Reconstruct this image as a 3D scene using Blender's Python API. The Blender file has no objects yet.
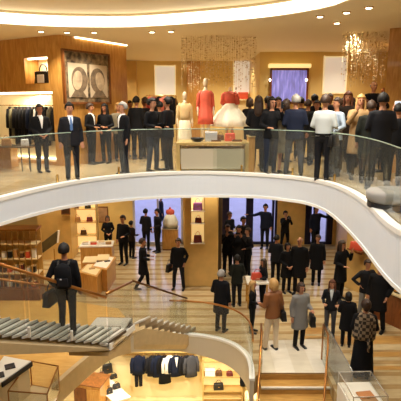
import bpy, bmesh, math, random
from mathutils import Vector, Matrix
random.seed(7)
C = bpy.context.scene.collection
PI = math.pi
# ------------------------------------------------------------------ camera
F = 480.0
EYE = 6.28
PITCH = math.atan(97.5 / F)
cam_d = bpy.data.cameras.new('camera')
cam_d.sensor_width = 36.0
cam_d.lens = F / 401.0 * 36.0
cam_d.clip_end = 200
cam = bpy.data.objects.new('camera', cam_d); C.objects.link(cam)
cam.location = (0, 0, EYE)
cam.rotation_euler = (PI / 2 - PITCH, 0, 0)
bpy.context.scene.camera = cam
CP, SP = math.cos(PITCH), math.sin(PITCH)
ZU, ZG, ZB = 4.6, 0.0, -4.0            # upper, ground and lower floor levels
ZC = 8.0                               # upper ceiling

def ray(u, v):
    a = (u - 200.5) / F; t = (v - 200.5) / F
    return Vector((a, CP - t * SP, -SP - t * CP))
def on_z(u, v, z):
    d = ray(u, v); return Vector((0, 0, EYE)) + d * ((z - EYE) / d.z)
def on_y(u, v, y):
    d = ray(u, v); return Vector((0, 0, EYE)) + d * (y / d.y)
def v_of(p):
    q = Vector(p) - Vector((0, 0, EYE)); dep = q.y * CP - q.z * SP; up = q.y * SP + q.z * CP
    return 200.5 - F * up / dep

# ------------------------------------------------------------------ materials
MATS = {}
def mat(name, col, rough=.5, metal=0., emit=None, estr=1., spec=.5, noise=0., nscale=8., bump=0., coat=0.):
    if name in MATS: return MATS[name]
    m = bpy.data.materials.new(name); m.use_nodes = True; MATS[name] = m
    nt = m.node_tree; b = nt.nodes['Principled BSDF']
    b.inputs['Base Color'].default_value = (*col, 1)
    b.inputs['Roughness'].default_value = rough
    b.inputs['Metallic'].default_value = metal
    b.inputs['Specular IOR Level'].default_value = spec
    if coat: b.inputs['Coat Weight'].default_value = coat
    if emit:
        b.inputs['Emission Color'].default_value = (*emit, 1)
        b.inputs['Emission Strength'].default_value = estr
    if noise or bump:
        tc = nt.nodes.new('ShaderNodeTexCoord'); n = nt.nodes.new('ShaderNodeTexNoise')
        n.inputs['Scale'].default_value = nscale; n.inputs['Detail'].default_value = 4
        nt.links.new(tc.outputs['Object'], n.inputs['Vector'])
        if noise:
            r = nt.nodes.new('ShaderNodeValToRGB')
            r.color_ramp.elements[0].position = .3; r.color_ramp.elements[1].position = .7
            r.color_ramp.elements[0].color = (*[max(0, c * (1 - noise)) for c in col], 1)
            r.color_ramp.elements[1].color = (*[min(1, c * (1 + noise)) for c in col], 1)
            nt.links.new(n.outputs['Fac'], r.inputs['Fac']); nt.links.new(r.outputs['Color'], b.inputs['Base Color'])
        if bump:
            bp = nt.nodes.new('ShaderNodeBump'); bp.inputs['Strength'].default_value = bump
            nt.links.new(n.outputs['Fac'], bp.inputs['Height']); nt.links.new(bp.outputs['Normal'], b.inputs['Normal'])
    return m

def wood(name, c1, c2, rough=.35, scale=(6, 6, 1.2), coat=.2):
    if name in MATS: return MATS[name]
    m = mat(name, c1, rough, coat=coat); nt = m.node_tree; b = nt.nodes['Principled BSDF']
    tc = nt.nodes.new('ShaderNodeTexCoord'); mp = nt.nodes.new('ShaderNodeMapping')
    mp.inputs['Scale'].default_value = scale
    n = nt.nodes.new('ShaderNodeTexNoise'); n.inputs['Scale'].default_value = 2.2; n.inputs['Detail'].default_value = 6
    n.inputs['Distortion'].default_value = .8
    r = nt.nodes.new('ShaderNodeValToRGB'); r.color_ramp.elements[0].position = .3; r.color_ramp.elements[1].position = .72
    r.color_ramp.elements[0].color = (*c1, 1); r.color_ramp.elements[1].color = (*c2, 1)
    L = nt.links.new
    L(tc.outputs['Object'], mp.inputs['Vector']); L(mp.outputs['Vector'], n.inputs['Vector'])
    L(n.outputs['Fac'], r.inputs['Fac']); L(r.outputs['Color'], b.inputs['Base Color'])
    return m

def stripes(name, base, alt, period, duty=.5, axis='Y', rough=.15, var=.12):
    """polished stone laid in straight bands with a cloudy vein"""
    m = mat(name, base, rough, spec=.6); nt = m.node_tree; b = nt.nodes['Principled BSDF']; L = nt.links.new
    tc = nt.nodes.new('ShaderNodeTexCoord'); sp = nt.nodes.new('ShaderNodeSeparateXYZ'); L(tc.outputs['Object'], sp.inputs[0])
    a = nt.nodes.new('ShaderNodeMath'); a.operation = 'DIVIDE'; a.inputs[1].default_value = period; L(sp.outputs[axis], a.inputs[0])
    f = nt.nodes.new('ShaderNodeMath'); f.operation = 'FRACT'; L(a.outputs[0], f.inputs[0])
    g = nt.nodes.new('ShaderNodeMath'); g.operation = 'GREATER_THAN'; g.inputs[1].default_value = duty; L(f.outputs[0], g.inputs[0])
    mx = nt.nodes.new('ShaderNodeMix'); mx.data_type = 'RGBA'; L(g.outputs[0], mx.inputs[0])
    mx.inputs[6].default_value = (*base, 1); mx.inputs[7].default_value = (*alt, 1)
    n = nt.nodes.new('ShaderNodeTexNoise'); n.inputs['Scale'].default_value = 2.5; n.inputs['Detail'].default_value = 6
    mp = nt.nodes.new('ShaderNodeMapping'); mp.inputs['Scale'].default_value = (1, 3, 1)
    L(tc.outputs['Object'], mp.inputs[0]); L(mp.outputs[0], n.inputs['Vector'])
    r = nt.nodes.new('ShaderNodeValToRGB'); r.color_ramp.elements[0].position = .35; r.color_ramp.elements[1].position = .65
    r.color_ramp.elements[0].color = (1 - 2 * var, 1 - 2.2 * var, 1 - 2.6 * var, 1); r.color_ramp.elements[1].color = (1, 1, 1, 1)
    L(n.outputs['Fac'], r.inputs[0])
    m2 = nt.nodes.new('ShaderNodeMix'); m2.data_type = 'RGBA'; m2.blend_type = 'MULTIPLY'; m2.inputs[0].default_value = 1
    L(mx.outputs[2], m2.inputs[6]); L(r.outputs[0], m2.inputs[7]); L(m2.outputs[2], b.inputs['Base Color'])
    return m

def glass(name, tint=(.95, .96, .95), haze=.05, refl=.07, hazecol=(.8, .8, .75)):
    if name in MATS: return MATS[name]
    m = bpy.data.materials.new(name); m.use_nodes = True; MATS[name] = m
    nt = m.node_tree; nt.nodes.clear(); L = nt.links.new
    out = nt.nodes.new('ShaderNodeOutputMaterial'); t = nt.nodes.new('ShaderNodeBsdfTransparent'); t.inputs[0].default_value = (*tint, 1)
    d = nt.nodes.new('ShaderNodeBsdfDiffuse'); d.inputs[0].default_value = (*hazecol, 1)
    g = nt.nodes.new('ShaderNodeBsdfGlossy'); g.inputs['Roughness'].default_value = .03
    m1 = nt.nodes.new('ShaderNodeMixShader'); m1.inputs[0].default_value = haze; L(t.outputs[0], m1.inputs[1]); L(d.outputs[0], m1.inputs[2])
    fr = nt.nodes.new('ShaderNodeLayerWeight'); fr.inputs[0].default_value = .5
    pw = nt.nodes.new('ShaderNodeMath'); pw.operation = 'POWER'; pw.inputs[1].default_value = 4; L(fr.outputs['Facing'], pw.inputs[0])
    mu = nt.nodes.new('ShaderNodeMath'); mu.operation = 'MULTIPLY_ADD'; mu.inputs[1].default_value = .5; mu.inputs[2].default_value = refl * .6; L(pw.outputs[0], mu.inputs[0]); mu.use_clamp = True
    m2 = nt.nodes.new('ShaderNodeMixShader'); L(mu.outputs[0], m2.inputs[0]); L(m1.outputs[0], m2.inputs[1]); L(g.outputs[0], m2.inputs[2])
    L(m2.outputs[0], out.inputs[0])
    return m

def hexc(r, g, b):
    f = lambda c: (c / 255 / 12.92) if c <= 10 else (((c / 255) + .055) / 1.055) ** 2.4
    return (f(r), f(g), f(b))

# ------------------------------------------------------------------ mesh helpers
def bx(bm, c, s, rz=0., bev=0., rx=0., ry=0.):
    M = Matrix.Translation(c) @ Matrix.Rotation(rz, 4, 'Z') @ Matrix.Rotation(ry, 4, 'Y') @ Matrix.Rotation(rx, 4, 'X') @ Matrix.Diagonal((s[0], s[1], s[2], 1))
    r = bmesh.ops.create_cube(bm, size=1.0, matrix=M)
    if bev:
        es = list({e for v in r['verts'] for e in v.link_edges})
        bmesh.ops.bevel(bm, geom=es, offset=bev, segments=2, affect='EDGES', profile=.5)
    return bm
def box(c, s, rz=0., bev=0., rx=0., ry=0.):
    return bx(bmesh.new(), c, s, rz, bev, rx, ry)
def sweep(bm, pts, rads, n=10, xref=(1, 0, 0), cap=.5, twist=None):
    """closed tube through pts; rads = radius or (ra, rb), ra along xref"""
    pts = [Vector(p) for p in pts]; rings = []; X = Vector(xref)
    for i, p in enumerate(pts):
        a = pts[max(0, i - 1)]; b = pts[min(len(pts) - 1, i + 1)]
        t = (b - a)
        if t.length < 1e-7: t = Vector((0, 0, 1))
        t.normalize()
        x = X - t * X.dot(t)
        if x.length < .15: x = Vector((0, 1, 0)) - t * t.y
        x.normalize(); y = t.cross(x)
        r = rads[i] if i < len(rads) else rads[-1]
        ra, rb = (r if isinstance(r, (tuple, list)) else (r, r))
        rings.append([bm.verts.new(p + x * ra * math.cos(2 * PI * k / n) + y * rb * math.sin(2 * PI * k / n)) for k in range(n)])
    for A, B in zip(rings, rings[1:]):
        for k in range(n):
            bm.faces.new((A[k], A[(k + 1) % n], B[(k + 1) % n], B[k]))
    for R, p, q, sg in ((rings[0], pts[0], pts[1], -1), (rings[-1], pts[-1], pts[-2], 1)):
        t = (p - q)
        if t.length > 1e-7: t.normalize()
        r = rads[0] if sg < 0 else rads[min(len(rads), len(pts)) - 1]
        rm = min(r) if isinstance(r, (tuple, list)) else r
        c = bm.verts.new(p + t * rm * cap)
        for k in range(n):
            bm.faces.new((R[(k + 1) % n], R[k], c) if sg < 0 else (R[k], R[(k + 1) % n], c))
    return bm
def ball(bm, c, r, u=10, v=7):
    r = r if isinstance(r, (tuple, list)) else (r, r, r)
    bmesh.ops.create_uvsphere(bm, u_segments=u, v_segments=v, radius=1.0, matrix=Matrix.Translation(c) @ Matrix.Diagonal((*r, 1)))
    return bm
def lathe(bm, prof, c=(0, 0, 0), n=20):
    """prof: (r, z) from bottom to top, closed at both ends"""
    c = Vector(c); rings = []
    for r, z in prof:
        rings.append([bm.verts.new(c + Vector((max(r, 1e-4) * math.cos(2 * PI * k / n), max(r, 1e-4) * math.sin(2 * PI * k / n), z))) for k in range(n)])
    for A, B in zip(rings, rings[1:]):
        for k in range(n): bm.faces.new((A[k], A[(k + 1) % n], B[(k + 1) % n], B[k]))
    bm.faces.new(rings[0][::-1]); bm.faces.new(rings[-1])
    return bm
def prism(bm, poly, off):
    """extrude a planar polygon (list of 3D points) by vector off"""
    off = Vector(off); A = [bm.verts.new(Vector(p)) for p in poly]; B = [bm.verts.new(Vector(p) + off) for p in poly]
    n = len(A)
    bm.faces.new(A[::-1]); bm.faces.new(B)
    for k in range(n): bm.faces.new((A[k], A[(k + 1) % n], B[(k + 1) % n], B[k]))
    return bm
def ribbon(bm, pts, h0, h1, thick=.012):
    """upright curved sheet following pts (base points), from base+h0 to base+h1; h may be lists"""
    n = len(pts); rows = []
    for i, p in enumerate(pts):
        p = Vector(p); a = Vector(pts[max(0, i - 1)]); b = Vector(pts[min(n - 1, i + 1)])
        t = (b - a); t.z = 0; t.normalize(); nn = Vector((-t.y, t.x, 0)) * thick / 2
        lo = h0[i] if isinstance(h0, (list, tuple)) else h0; hi = h1[i] if isinstance(h1, (list, tuple)) else h1
        rows.append([bm.verts.new(p + nn + Vector((0, 0, lo))), bm.verts.new(p + nn + Vector((0, 0, hi))),
                     bm.verts.new(p - nn + Vector((0, 0, hi))), bm.verts.new(p - nn + Vector((0, 0, lo)))])
    for A, B in zip(rows, rows[1:]):
        for k in range(4): bm.faces.new((A[k], B[k], B[(k + 1) % 4], A[(k + 1) % 4]))
    bm.faces.new(rows[0]); bm.faces.new(rows[-1][::-1])
    return bm
def catmull(P, sub=4):
    P = [Vector(p) for p in P]; out = []
    for i in range(len(P) - 1):
        p0 = P[i - 1] if i else P[0] * 2 - P[1]; p1 = P[i]; p2 = P[i + 1]; p3 = P[i + 2] if i + 2 < len(P) else P[-1] * 2 - P[-2]
        for k in range(sub):
            t = k / sub
            out.append(.5 * ((2 * p1) + (p2 - p0) * t + (2 * p0 - 5 * p1 + 4 * p2 - p3) * t * t + (3 * p1 - p0 - 3 * p2 + p3) * t ** 3))
    out.append(P[-1]); return out
def slab(bm, outer, holes, z0, z1):
    """flat slab with holes: outer and holes are lists of (x, y)"""
    for z in (z1, z0):
        es = []
        for L_ in [outer] + holes:
            vs = [bm.verts.new((p[0], p[1], z)) for p in L_]
            es += [bm.edges.new((vs[i], vs[(i + 1) % len(vs)])) for i in range(len(vs))]
        bmesh.ops.triangle_fill(bm, edges=es, use_beauty=True, use_dissolve=False)
    for L_ in [outer] + holes:
        n = len(L_)
        a = [bm.verts.new((p[0], p[1], z0)) for p in L_]; b = [bm.verts.new((p[0], p[1], z1)) for p in L_]
        for i in range(n): bm.faces.new((a[i], a[(i + 1) % n], b[(i + 1) % n], b[i]))
    bmesh.ops.remove_doubles(bm, verts=bm.verts, dist=1e-5)
    bmesh.ops.recalc_face_normals(bm, faces=bm.faces)
    return bm

def obj(name, bm, m, parent=None, smooth=False, label=None):
    me = bpy.data.meshes.new(name)
    if smooth:
        for f in bm.faces: f.smooth = True
    bmesh.ops.recalc_face_normals(bm, faces=bm.faces)
    bm.to_mesh(me); bm.free()
    for x in (m if isinstance(m, (list, tuple)) else [m]): me.materials.append(x)
    o = bpy.data.objects.new(name, me); C.objects.link(o)
    if parent: o.parent = parent
    if label: o['label'] = label
    return o
def tag(o, label, cat, group=None, kind=None):
    o['label'] = label; o['category'] = cat
    if group: o['group'] = group
    if kind: o['kind'] = kind
    return o
def thing(name, label, cat, loc=(0, 0, 0), rz=0., group=None):
    o = bpy.data.objects.new(name, None); o.empty_display_size = .1; C.objects.link(o)
    o.location = loc; o.rotation_euler = (0, 0, rz)
    return tag(o, label, cat, group)
def struct(name, bm, m, label=None, parent=None, smooth=False):
    o = obj(name, bm, m, parent, smooth)
    if not parent: o['kind'] = 'structure'
    if label: o['label'] = label; 
    return o
def dup(root, loc, rz=None, label=None, group=None, scale=None):
    r = root.copy(); C.objects.link(r); r.location = loc
    if rz is not None: r.rotation_euler = (0, 0, rz)
    if scale: r.scale = (scale,) * 3
    if label: r['label'] = label
    if group: r['group'] = group
    for ch in list(root.children):
        c = ch.copy(); C.objects.link(c); c.parent = r
        for g in list(ch.children):
            d = g.copy(); C.objects.link(d); d.parent = c
    return r
def world(o, p):
    return Matrix.Translation(o.location) @ Matrix.Rotation(o.rotation_euler[2], 4, 'Z') @ Matrix.Diagonal((*o.scale, 1)) @ Vector(p)
E_UP, E_VOID, E_GR, E_LO = 128, 280, 118, 210
# ------------------------------------------------------------------ shared materials
FASCIA = mat('painted_fascia', hexc(228, 233, 238), .45)
RIMW = mat('white_rim', hexc(246, 244, 236), .35)
TAN = mat('tan_plaster', hexc(206, 180, 134), .5, noise=.06)
OAK = wood('honey_wood', hexc(186, 128, 56), hexc(214, 162, 86), .32)
OAKD = wood('dark_wood', hexc(96, 52, 22), hexc(140, 82, 36), .35)
GOLDW = mat('gold_wall', hexc(230, 200, 128), .45, noise=.05, nscale=1.5)
GOLDP = mat('gold_panel', hexc(216, 176, 104), .35, noise=.08, nscale=3)
PLAST = mat('cream_ceiling', hexc(236, 218, 178), .7)
BRONZE = mat('bronze', hexc(176, 120, 62), .28, metal=.85)
BRASS = mat('brass', hexc(215, 175, 100), .25, metal=.9)
WHITE = mat('white_lacquer', hexc(240, 234, 220), .3)
CREAM = mat('cream_lacquer', hexc(226, 204, 158), .35)
BLACKM = mat('black_satin', (.012, .012, .014), .4)
DGREY = mat('dark_grey_metal', (.05, .05, .055), .4, metal=.4)
MARBU = stripes('upper_marble', hexc(206, 186, 150), hexc(196, 172, 132), 1.6, .5, 'X', .12, .08)
MARBG = stripes('ground_marble', hexc(206, 184, 142), hexc(180, 150, 104), .52, .66, 'Y', .14, .10)
MARBB = stripes('lower_stone', hexc(236, 214, 160), hexc(226, 200, 146), .8, .5, 'Y', .25, .05)
LANDW = stripes('white_stone', hexc(240, 232, 214), hexc(232, 222, 200), .9, .5, 'X', .2, .04)
GLASS = glass('clear_glass', (.92, .94, .92), .028, .05)
GLASSW = glass('window_glass', (.97, .97, .98), .0, .04)
GLASSC = glass('case_glass', (.96, .96, .94), .03, .06)
LED = mat('led_cove', (1, .95, .85), .5, emit=(1, .93, .80), estr=2.6)
LEDW = mat('led_strip', (1, .9, .7), .5, emit=(1, .86, .58), estr=5)
LENS = mat('lamp_lens', (1, .95, .85), .5, emit=(1, .9, .7), estr=7)

# ------------------------------------------------------------------ upper floor with its curved edge
TOPE = [(-70, 216), (-30, 206), (0, 198.5), (30, 191), (60, 184.5), (90, 179.5), (120, 176), (150, 173.7), (180, 172.6), (210, 172.6), (240, 173.6),
        (265, 175), (290, 177), (310, 179.5), (330, 183.5), (350, 191), (370, 204), (401, 231)]
BOTE = [(-70, 247), (-30, 232), (0, 222), (30, 214.5), (60, 207.5), (90, 203), (120, 199.8), (150, 197.6), (180, 196.3), (210, 195.8), (240, 196.2),
        (265, 197.2), (290, 200), (310, 203.3), (330, 211), (350, 227), (370, 248), (401, 284)]
tp = [on_z(u, v, ZU) for u, v in TOPE]
bt = []
for p, (u, v) in zip(tp, BOTE):
    bt.append(on_y(u, v, p.y).z)
bt = [min(b, ZU - .45) for b in bt]
tp += [Vector((3.05, 5.3, ZU)), Vector((3.2, 4.2, ZU))]; bt += [ZU - 1.0, ZU - 1.05]
edge3 = catmull([Vector((p.x, p.y, b)) for p, b in zip(tp, bt)], 5)
U_EDGE = [Vector((p.x, p.y, ZU)) for p in edge3]; U_BOT = [p.z - ZU for p in edge3]
hole = [(p.x, p.y) for p in U_EDGE] + [(2.8, 2.6), (1.5, 2.1), (-2.5, 2.1), (-4.6, 2.8), (-5.2, 4.5)]
bm = slab(bmesh.new(), [(-13, -6), (13, -6), (13, 22.5), (-13, 22.5)], [hole], ZU - .45, ZU)
o = struct('floor_upper', bm, MARBU, 'upper floor of polished beige stone')
bm = ribbon(bmesh.new(), [p + Vector((0, 0, 0)) for p in U_EDGE], U_BOT, -.03, .10)
struct('trim_1', bm, FASCIA, 'curved white fascia along the edge of the upper floor', smooth=False)
bm = ribbon(bmesh.new(), U_EDGE, -.035, .035, .14); struct('trim_2', bm, RIMW, 'thin white rim on top of the curved fascia')
bm = ribbon(bmesh.new(), U_EDGE, [b - .03 for b in U_BOT], [b + .03 for b in U_BOT], .13); struct('trim_3', bm, RIMW, 'thin white rim under the curved fascia')

# ------------------------------------------------------------------ upper ceiling with the oval opening and lit cove
CE = [(-60, 21), (-20, 23), (0, 24), (30, 25.8), (60, 27), (95, 27.6), (130, 27.4), (160, 26), (190, 24), (220, 21.8), (250, 19.3), (280, 15.8), (310, 11), (335, 5.5), (360, -1.5)]
ce = [on_z(u, v, ZC) for u, v in CE]
ce += [Vector((4.3, 7.6, ZC)), Vector((4.7, 5.5, ZC)), Vector((4.0, 3.2, ZC)), Vector((1.5, 1.8, ZC)), Vector((-2.5, 1.8, ZC)), Vector((-5.6, 3.6, ZC)), Vector((-6.6, 6.6, ZC)), Vector((-6.3, 9.2, ZC))]
ce = catmull(ce + [ce[0]], 3)[:-1]
ch = [(p.x, p.y) for p in ce]
struct('ceiling', slab(bmesh.new(), [(-13, -6), (13, -6), (13, 22.5), (-13, 22.5)], [ch], ZC, ZC + .30), PLAST, 'cream ceiling with an oval opening')
loop = [Vector((p.x, p.y, ZC)) for p in ce] + [Vector((ce[0].x, ce[0].y, ZC))]
struct('trim_4', ribbon(bmesh.new(), loop, .015, .24, .03), LED, 'lit white band around the oval ceiling opening')
struct('ceiling_recess', slab(bmesh.new(), [(-13, -6), (13, -6), (13, 22.5), (-13, 22.5)], [], ZC + .30, ZC + .4), PLAST, 'recessed beige ceiling above the oval opening')
for k, e in enumerate(()):   # stepped rings inside the recess
    q = [Vector((p.x * (1 - .08 * (k + 1)), 6.4 + (p.y - 6.4) * (1 - .10 * (k + 1)), ZC)) for p in loop]
    struct('trim_%d' % (5 + k), ribbon(bmesh.new(), q, .27, .302, .10), PLAST, 'raised ring in the recessed ceiling')

# ------------------------------------------------------------------ outer walls
def wallbox(name, x0, x1, y0, y1, z0, z1, m, label=None):
    return struct(name, box(((x0 + x1) / 2, (y0 + y1) / 2, (z0 + z1) / 2), (x1 - x0, y1 - y0, z1 - z0)), m, label)
wallbox('wall_left', -13.2, -13, -6, 22.5, ZB, ZC + .4, GOLDW)
wallbox('wall_right', 13, 13.2, -6, 22.5, ZB, ZC + .4, GOLDW)
wallbox('wall_front', -13.2, 13.2, -6.2, -6, ZB - .2, ZC + .4, GOLDW)
# upper floor back walls
XS = on_y(259, 100, 17.2).x
wallbox('wall_back_upper', -13, XS + .2, 20.8, 21.0, ZU, ZC, GOLDW, 'gold back wall of the upper floor')
wallbox('wall_side_upper', XS, XS + .15, 17.35, 20.8, ZU, ZC, GOLDW)
wallbox('wall_screen_upper', XS, 13, 17.2, 17.35, ZU, ZC, GOLDW, 'gold wall that carries the video screen')
for k, (u0, u1) in enumerate(((127, 137), (187, 200))):
    a, b = on_y(u0, 90, 20.7).x, on_y(u1, 90, 20.7).x
    wallbox('trim_%d' % (8 + k), a, b, 20.62, 20.8, ZU, ZC - .02, OAK if k else GOLDP, 'upright wood strip on the back wall')
# right wood block
xr = on_z(390, 28.5, ZC)
struct('wall_wood_right', prism(bmesh.new(), [(xr.x, xr.y, ZU), (xr.x * 17.3 / xr.y + .25, 17.2, ZU), (13, 17.2, ZU), (13, 8.5, ZU), (xr.x + 1.2, xr.y - .9, ZU)], (0, 0, ZC - ZU)), OAK, 'honey wood wall at the right end of the upper floor')

# left wood volume with lit niches
K0 = on_z(60, 34.5, ZC); K1 = on_z(126, 45, ZC); K2 = on_z(0, 40.5, ZC)
dl = (K2 - K0); dl.z = 0; LL = dl.length; dl.normalize()       # along the left face
nb = Vector((dl.y, -dl.x, 0));  nb = nb if nb.y > 0 else -nb   # into the wall
def lw(s, d, z): return K0 + dl * s + nb * d + Vector((0, 0, z - ZC))
def s_of(u):   # distance along the left face under column u
    best = min((abs(((lw(s / 200, 0, ZU + 1.6).x) / 1.0) / (lw(s / 200, 0, ZU + 1.6).y * CP) * F + 200.5 - u), s / 200) for s in range(-20, 1400)); return best[1]
SA, SB = s_of(53), 6.2
nz0, nz1 = ZU + .10, ZU + 1.98          # lower niche heights
mz0, mz1 = ZU + 2.20, ZU + 2.88         # upper niche
sm0, sm1 = s_of(50), s_of(27)
def lwbox(bm, s0, s1, d0, d1, z0, z1):
    P = [lw(s0, d0, z0), lw(s1, d0, z0), lw(s1, d1, z0), lw(s0, d1, z0)]
    return prism(bm, P, (0, 0, z1 - z0))
bm = bmesh.new(); D = .55
lwbox(bm, 0, SA, 0, D, ZU, ZC); lwbox(bm, SA, SB, 0, D, ZU, nz0); lwbox(bm, SA, SB, 0, D, nz1, mz0); lwbox(bm, SA, SB, 0, D, mz1, ZC)
lwbox(bm, SA, sm0, 0, D, mz0, mz1); lwbox(bm, sm1, SB, 0, D, mz0, mz1)
struct('wall_wood_left', bm, OAK, 'honey wood wall with lit niches')
bm = bmesh.new(); lwbox(bm, SA, SB, D - .06, D, nz0, nz1); lwbox(bm, sm0, sm1, D - .06, D, mz0, mz1)
NICHE = mat('niche_back', hexc(250, 236, 196), .5)
struct('wall_niche_back', bm, NICHE, 'pale back panels of the niches')
bm = bmesh.new(); lwbox(bm, SA + .03, SB, .08, .14, nz1 - .05, nz1); lwbox(bm, sm0 + .02, sm1 - .02, .10, .16, mz1 - .04, mz1)
lwbox(bm, SA + .03, SB, D - .14, D - .08, nz0, nz0 + .03)
struct('trim_10', bm, LEDW, 'warm light strips inside the niches')
# poster face: from K0 to K1
dp = (K1 - K0); dp.z = 0; LP = dp.length; dp.normalize(); npz = Vector((-dp.y, dp.x, 0)); npz = npz if npz.y > 0 else -npz
P = [(K0 + dp * 0).copy(), K0 + dp * LP, K0 + dp * LP + npz * .6 , K0 + npz * .5 + dp * .3]
struct('wall_wood_poster', prism(bmesh.new(), [Vector((p.x, p.y, ZU)) for p in P], (0, 0, ZC - ZU)), OAK, 'honey wood wall that carries the large picture')
# thin lit line at its top
bm = bmesh.new(); prism(bm, [K0 + dp * .5 - npz * .05 + Vector((0, 0, -.03)), K0 + dp * (LP) - npz * .05 + Vector((0, 0, -.03)), K0 + dp * LP - npz * .01 + Vector((0, 0, -.03)), K0 + dp * .5 - npz * .01 + Vector((0, 0, -.03))], (0, 0, .03))
struct('trim_11', bm, LEDW, 'warm light line along the top of the picture wall')

# ------------------------------------------------------------------ ground floor
GE1 = [on_z(u, v, 0) for u, v in ((20, 418), (38, 401), (60, 379.5), (80, 362), (100, 346.5), (116, 338), (130, 335))]
GE2 = [on_z(u, v, 0) for u, v in ((150, 333.8), (170, 333.6), (187, 334.2), (202, 335.6), (218, 338.6), (233, 344), (243, 351), (249, 359), (251.5, 369), (252, 380))]
LA, LB = on_z(262, 373, 0), on_z(327, 373, 0)
e1 = catmull(GE1, 3); e2 = catmull([GE1[-1]] + GE2, 4)
void = [(p.x, p.y) for p in e1] + [(p.x, p.y) for p in e2[1:]] + [(LA.x - .06, LA.y), (LA.x, LA.y), (LB.x, LB.y), (LB.x - .05, 2.0), (-4.2, 2.0), (-4.2, 8.0)]
struct('floor', slab(bmesh.new(), [(-13, -6), (13, -6), (13, 21.0), (-13, 21.0)], [void], -.45, 0), MARBG, 'ground floor of banded cream and brown stone')
struct('trim_12', ribbon(bmesh.new(), e1, -.52, .012, .12), TAN, 'tan edge of the ground floor opening')
nn = len(e2); th = [-.50 - .28 * min(1, max(0, (i / nn - .25) / .5)) for i in range(nn)]
struct('trim_13', ribbon(bmesh.new(), e2, th, -.02, .10), mat('warm_white_fascia', hexc(216, 205, 184), .45), 'curved off-white edge of the ground floor opening')
struct('trim_14', ribbon(bmesh.new(), e2[8:], -.03, .03, .13), RIMW, 'thin white rim on the curved ground floor edge')
# wooden inlay under the stair and the pale landing
wf = [on_z(u, v, .004) for u, v in ((-60, 300), (0, 294), (28, 290), (60, 299), (118, 308.5), (126, 318), (124, 334), (98, 346), (60, 377), (34, 401), (-60, 430))]
struct('floor_wood_inlay', prism(bmesh.new(), wf, (0, 0, .004)), wood('inlay_wood', hexc(214, 164, 88), hexc(234, 188, 110), .25, (1, 5, 1)), 'golden wood part of the ground floor under the staircase')
lf = [(LA.x, LA.y, .003), (LB.x, LB.y, .003), (on_z(324, 339, 0).x, on_z(324, 339, 0).y, .003), (on_z(263, 341, 0).x, on_z(263, 341, 0).y, .003)]
struct('floor_landing', prism(bmesh.new(), lf, (0, 0, .006)), LANDW, 'pale stone landing at the head of the lower stairs')

# wooden bands let into the floor behind the landing and on the right
GB = wood('band_wood', hexc(176, 130, 70), hexc(204, 160, 92), .3, (1, 6, 6))
bm = bmesh.new()
for (ua, ub, va, vb) in ((302, 326, 327, 334), (300, 327, 336, 338.5), (332, 430, 336, 344), (350, 430, 352, 357), (352, 430, 366, 370)):
    a = on_z(ua, va, .0015); b = on_z(ub, vb, .0015)
    prism(bm, [(a.x, b.y, .0015), (b.x, b.y, .0015), (b.x, a.y, .0015), (a.x, a.y, .0015)], (0, 0, .003))
struct('floor_wood_bands', bm, GB, 'golden wood bands let into the ground floor')

# ground floor back wall pieces and windows (facade at y = 20.9)
YB = 20.9; Z1 = 3.6
def bx_u(u): return on_y(u, 225, YB).x
def gwall(name, u0, u1, m, y=YB, z0=0, z1=4.15, lab=None):
    return wallbox(name, bx_u(u0), bx_u(u1), y, y + .25, z0, z1, m, lab)
gwall('wall_back', -170, 133, GOLDW); gwall('wall_back_panel', 183, 222, GOLDP); gwall('wall_back_gold', 277, 305, GOLDP)
gwall('wall_back_right', 333, 580, GOLDP)
wallbox('wall_back_head', bx_u(133), bx_u(333), YB, YB + .25, 3.3, 4.15, GOLDW)
FRD = mat('window_frame_dark', hexc(38, 34, 60), .35, metal=.3); FRL = mat('window_frame_light', hexc(200, 196, 200), .4)
def window(k, u0, u1, mull, frame, lab):
    x0, x1 = bx_u(u0), bx_u(u1); w = .09
    fm = bmesh.new()
    bx(fm, ((x0 + x1) / 2, YB + .1, .06), (x1 - x0, .14, .12)); bx(fm, ((x0 + x1) / 2, YB + .1, 3.27), (x1 - x0, .14, .1))
    for x in [x0 + w / 2, x1 - w / 2]: bx(fm, (x, YB + .1, 1.65), (w, .14, 3.3))
    for u, ww in mull: bx(fm, (bx_u(u), YB + .1, 1.65), (ww, .16, 3.3))
    r = struct('window_%d' % k, fm, frame, lab)
    struct('pane', box(((x0 + x1) / 2, YB + .12, 1.65), (x1 - x0 - .02, .02, 3.2)), GLASSW, parent=r)
window(1, 133, 183, [(158, .08)], FRL, 'street window behind the two men in suits')
window(2, 222, 277, [(226, .28), (249.5, .32), (273, .10)], FRD, 'glass entrance with the doorman')
window(3, 305, 333, [(308.5, .26), (315, .14), (329, .20)], FRD, 'narrow street window on the right')
# the pavement and the opposite kerb outside
struct('floor_street', box((0, 34, -.1), (60, 26, .1)), mat('pavement', hexc(170, 170, 190), .6, noise=.08, nscale=1), 'pavement outside the windows')
# right-hand ground floor wall, slanting towards the viewer
W0 = on_y(334, 240, 19.5); 
pr = [(bx_u(336), YB, 0), (5.0, 15.8, 0), (7.0, 12.6, 0), (8.8, 9.0, 0), (9.2, 9.0, 0), (9.2, YB, 0)]
struct('wall_gold_right', prism(bmesh.new(), pr, (0, 0, 4.15)), GOLDP, 'gold wall on the right of the ground floor')
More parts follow.
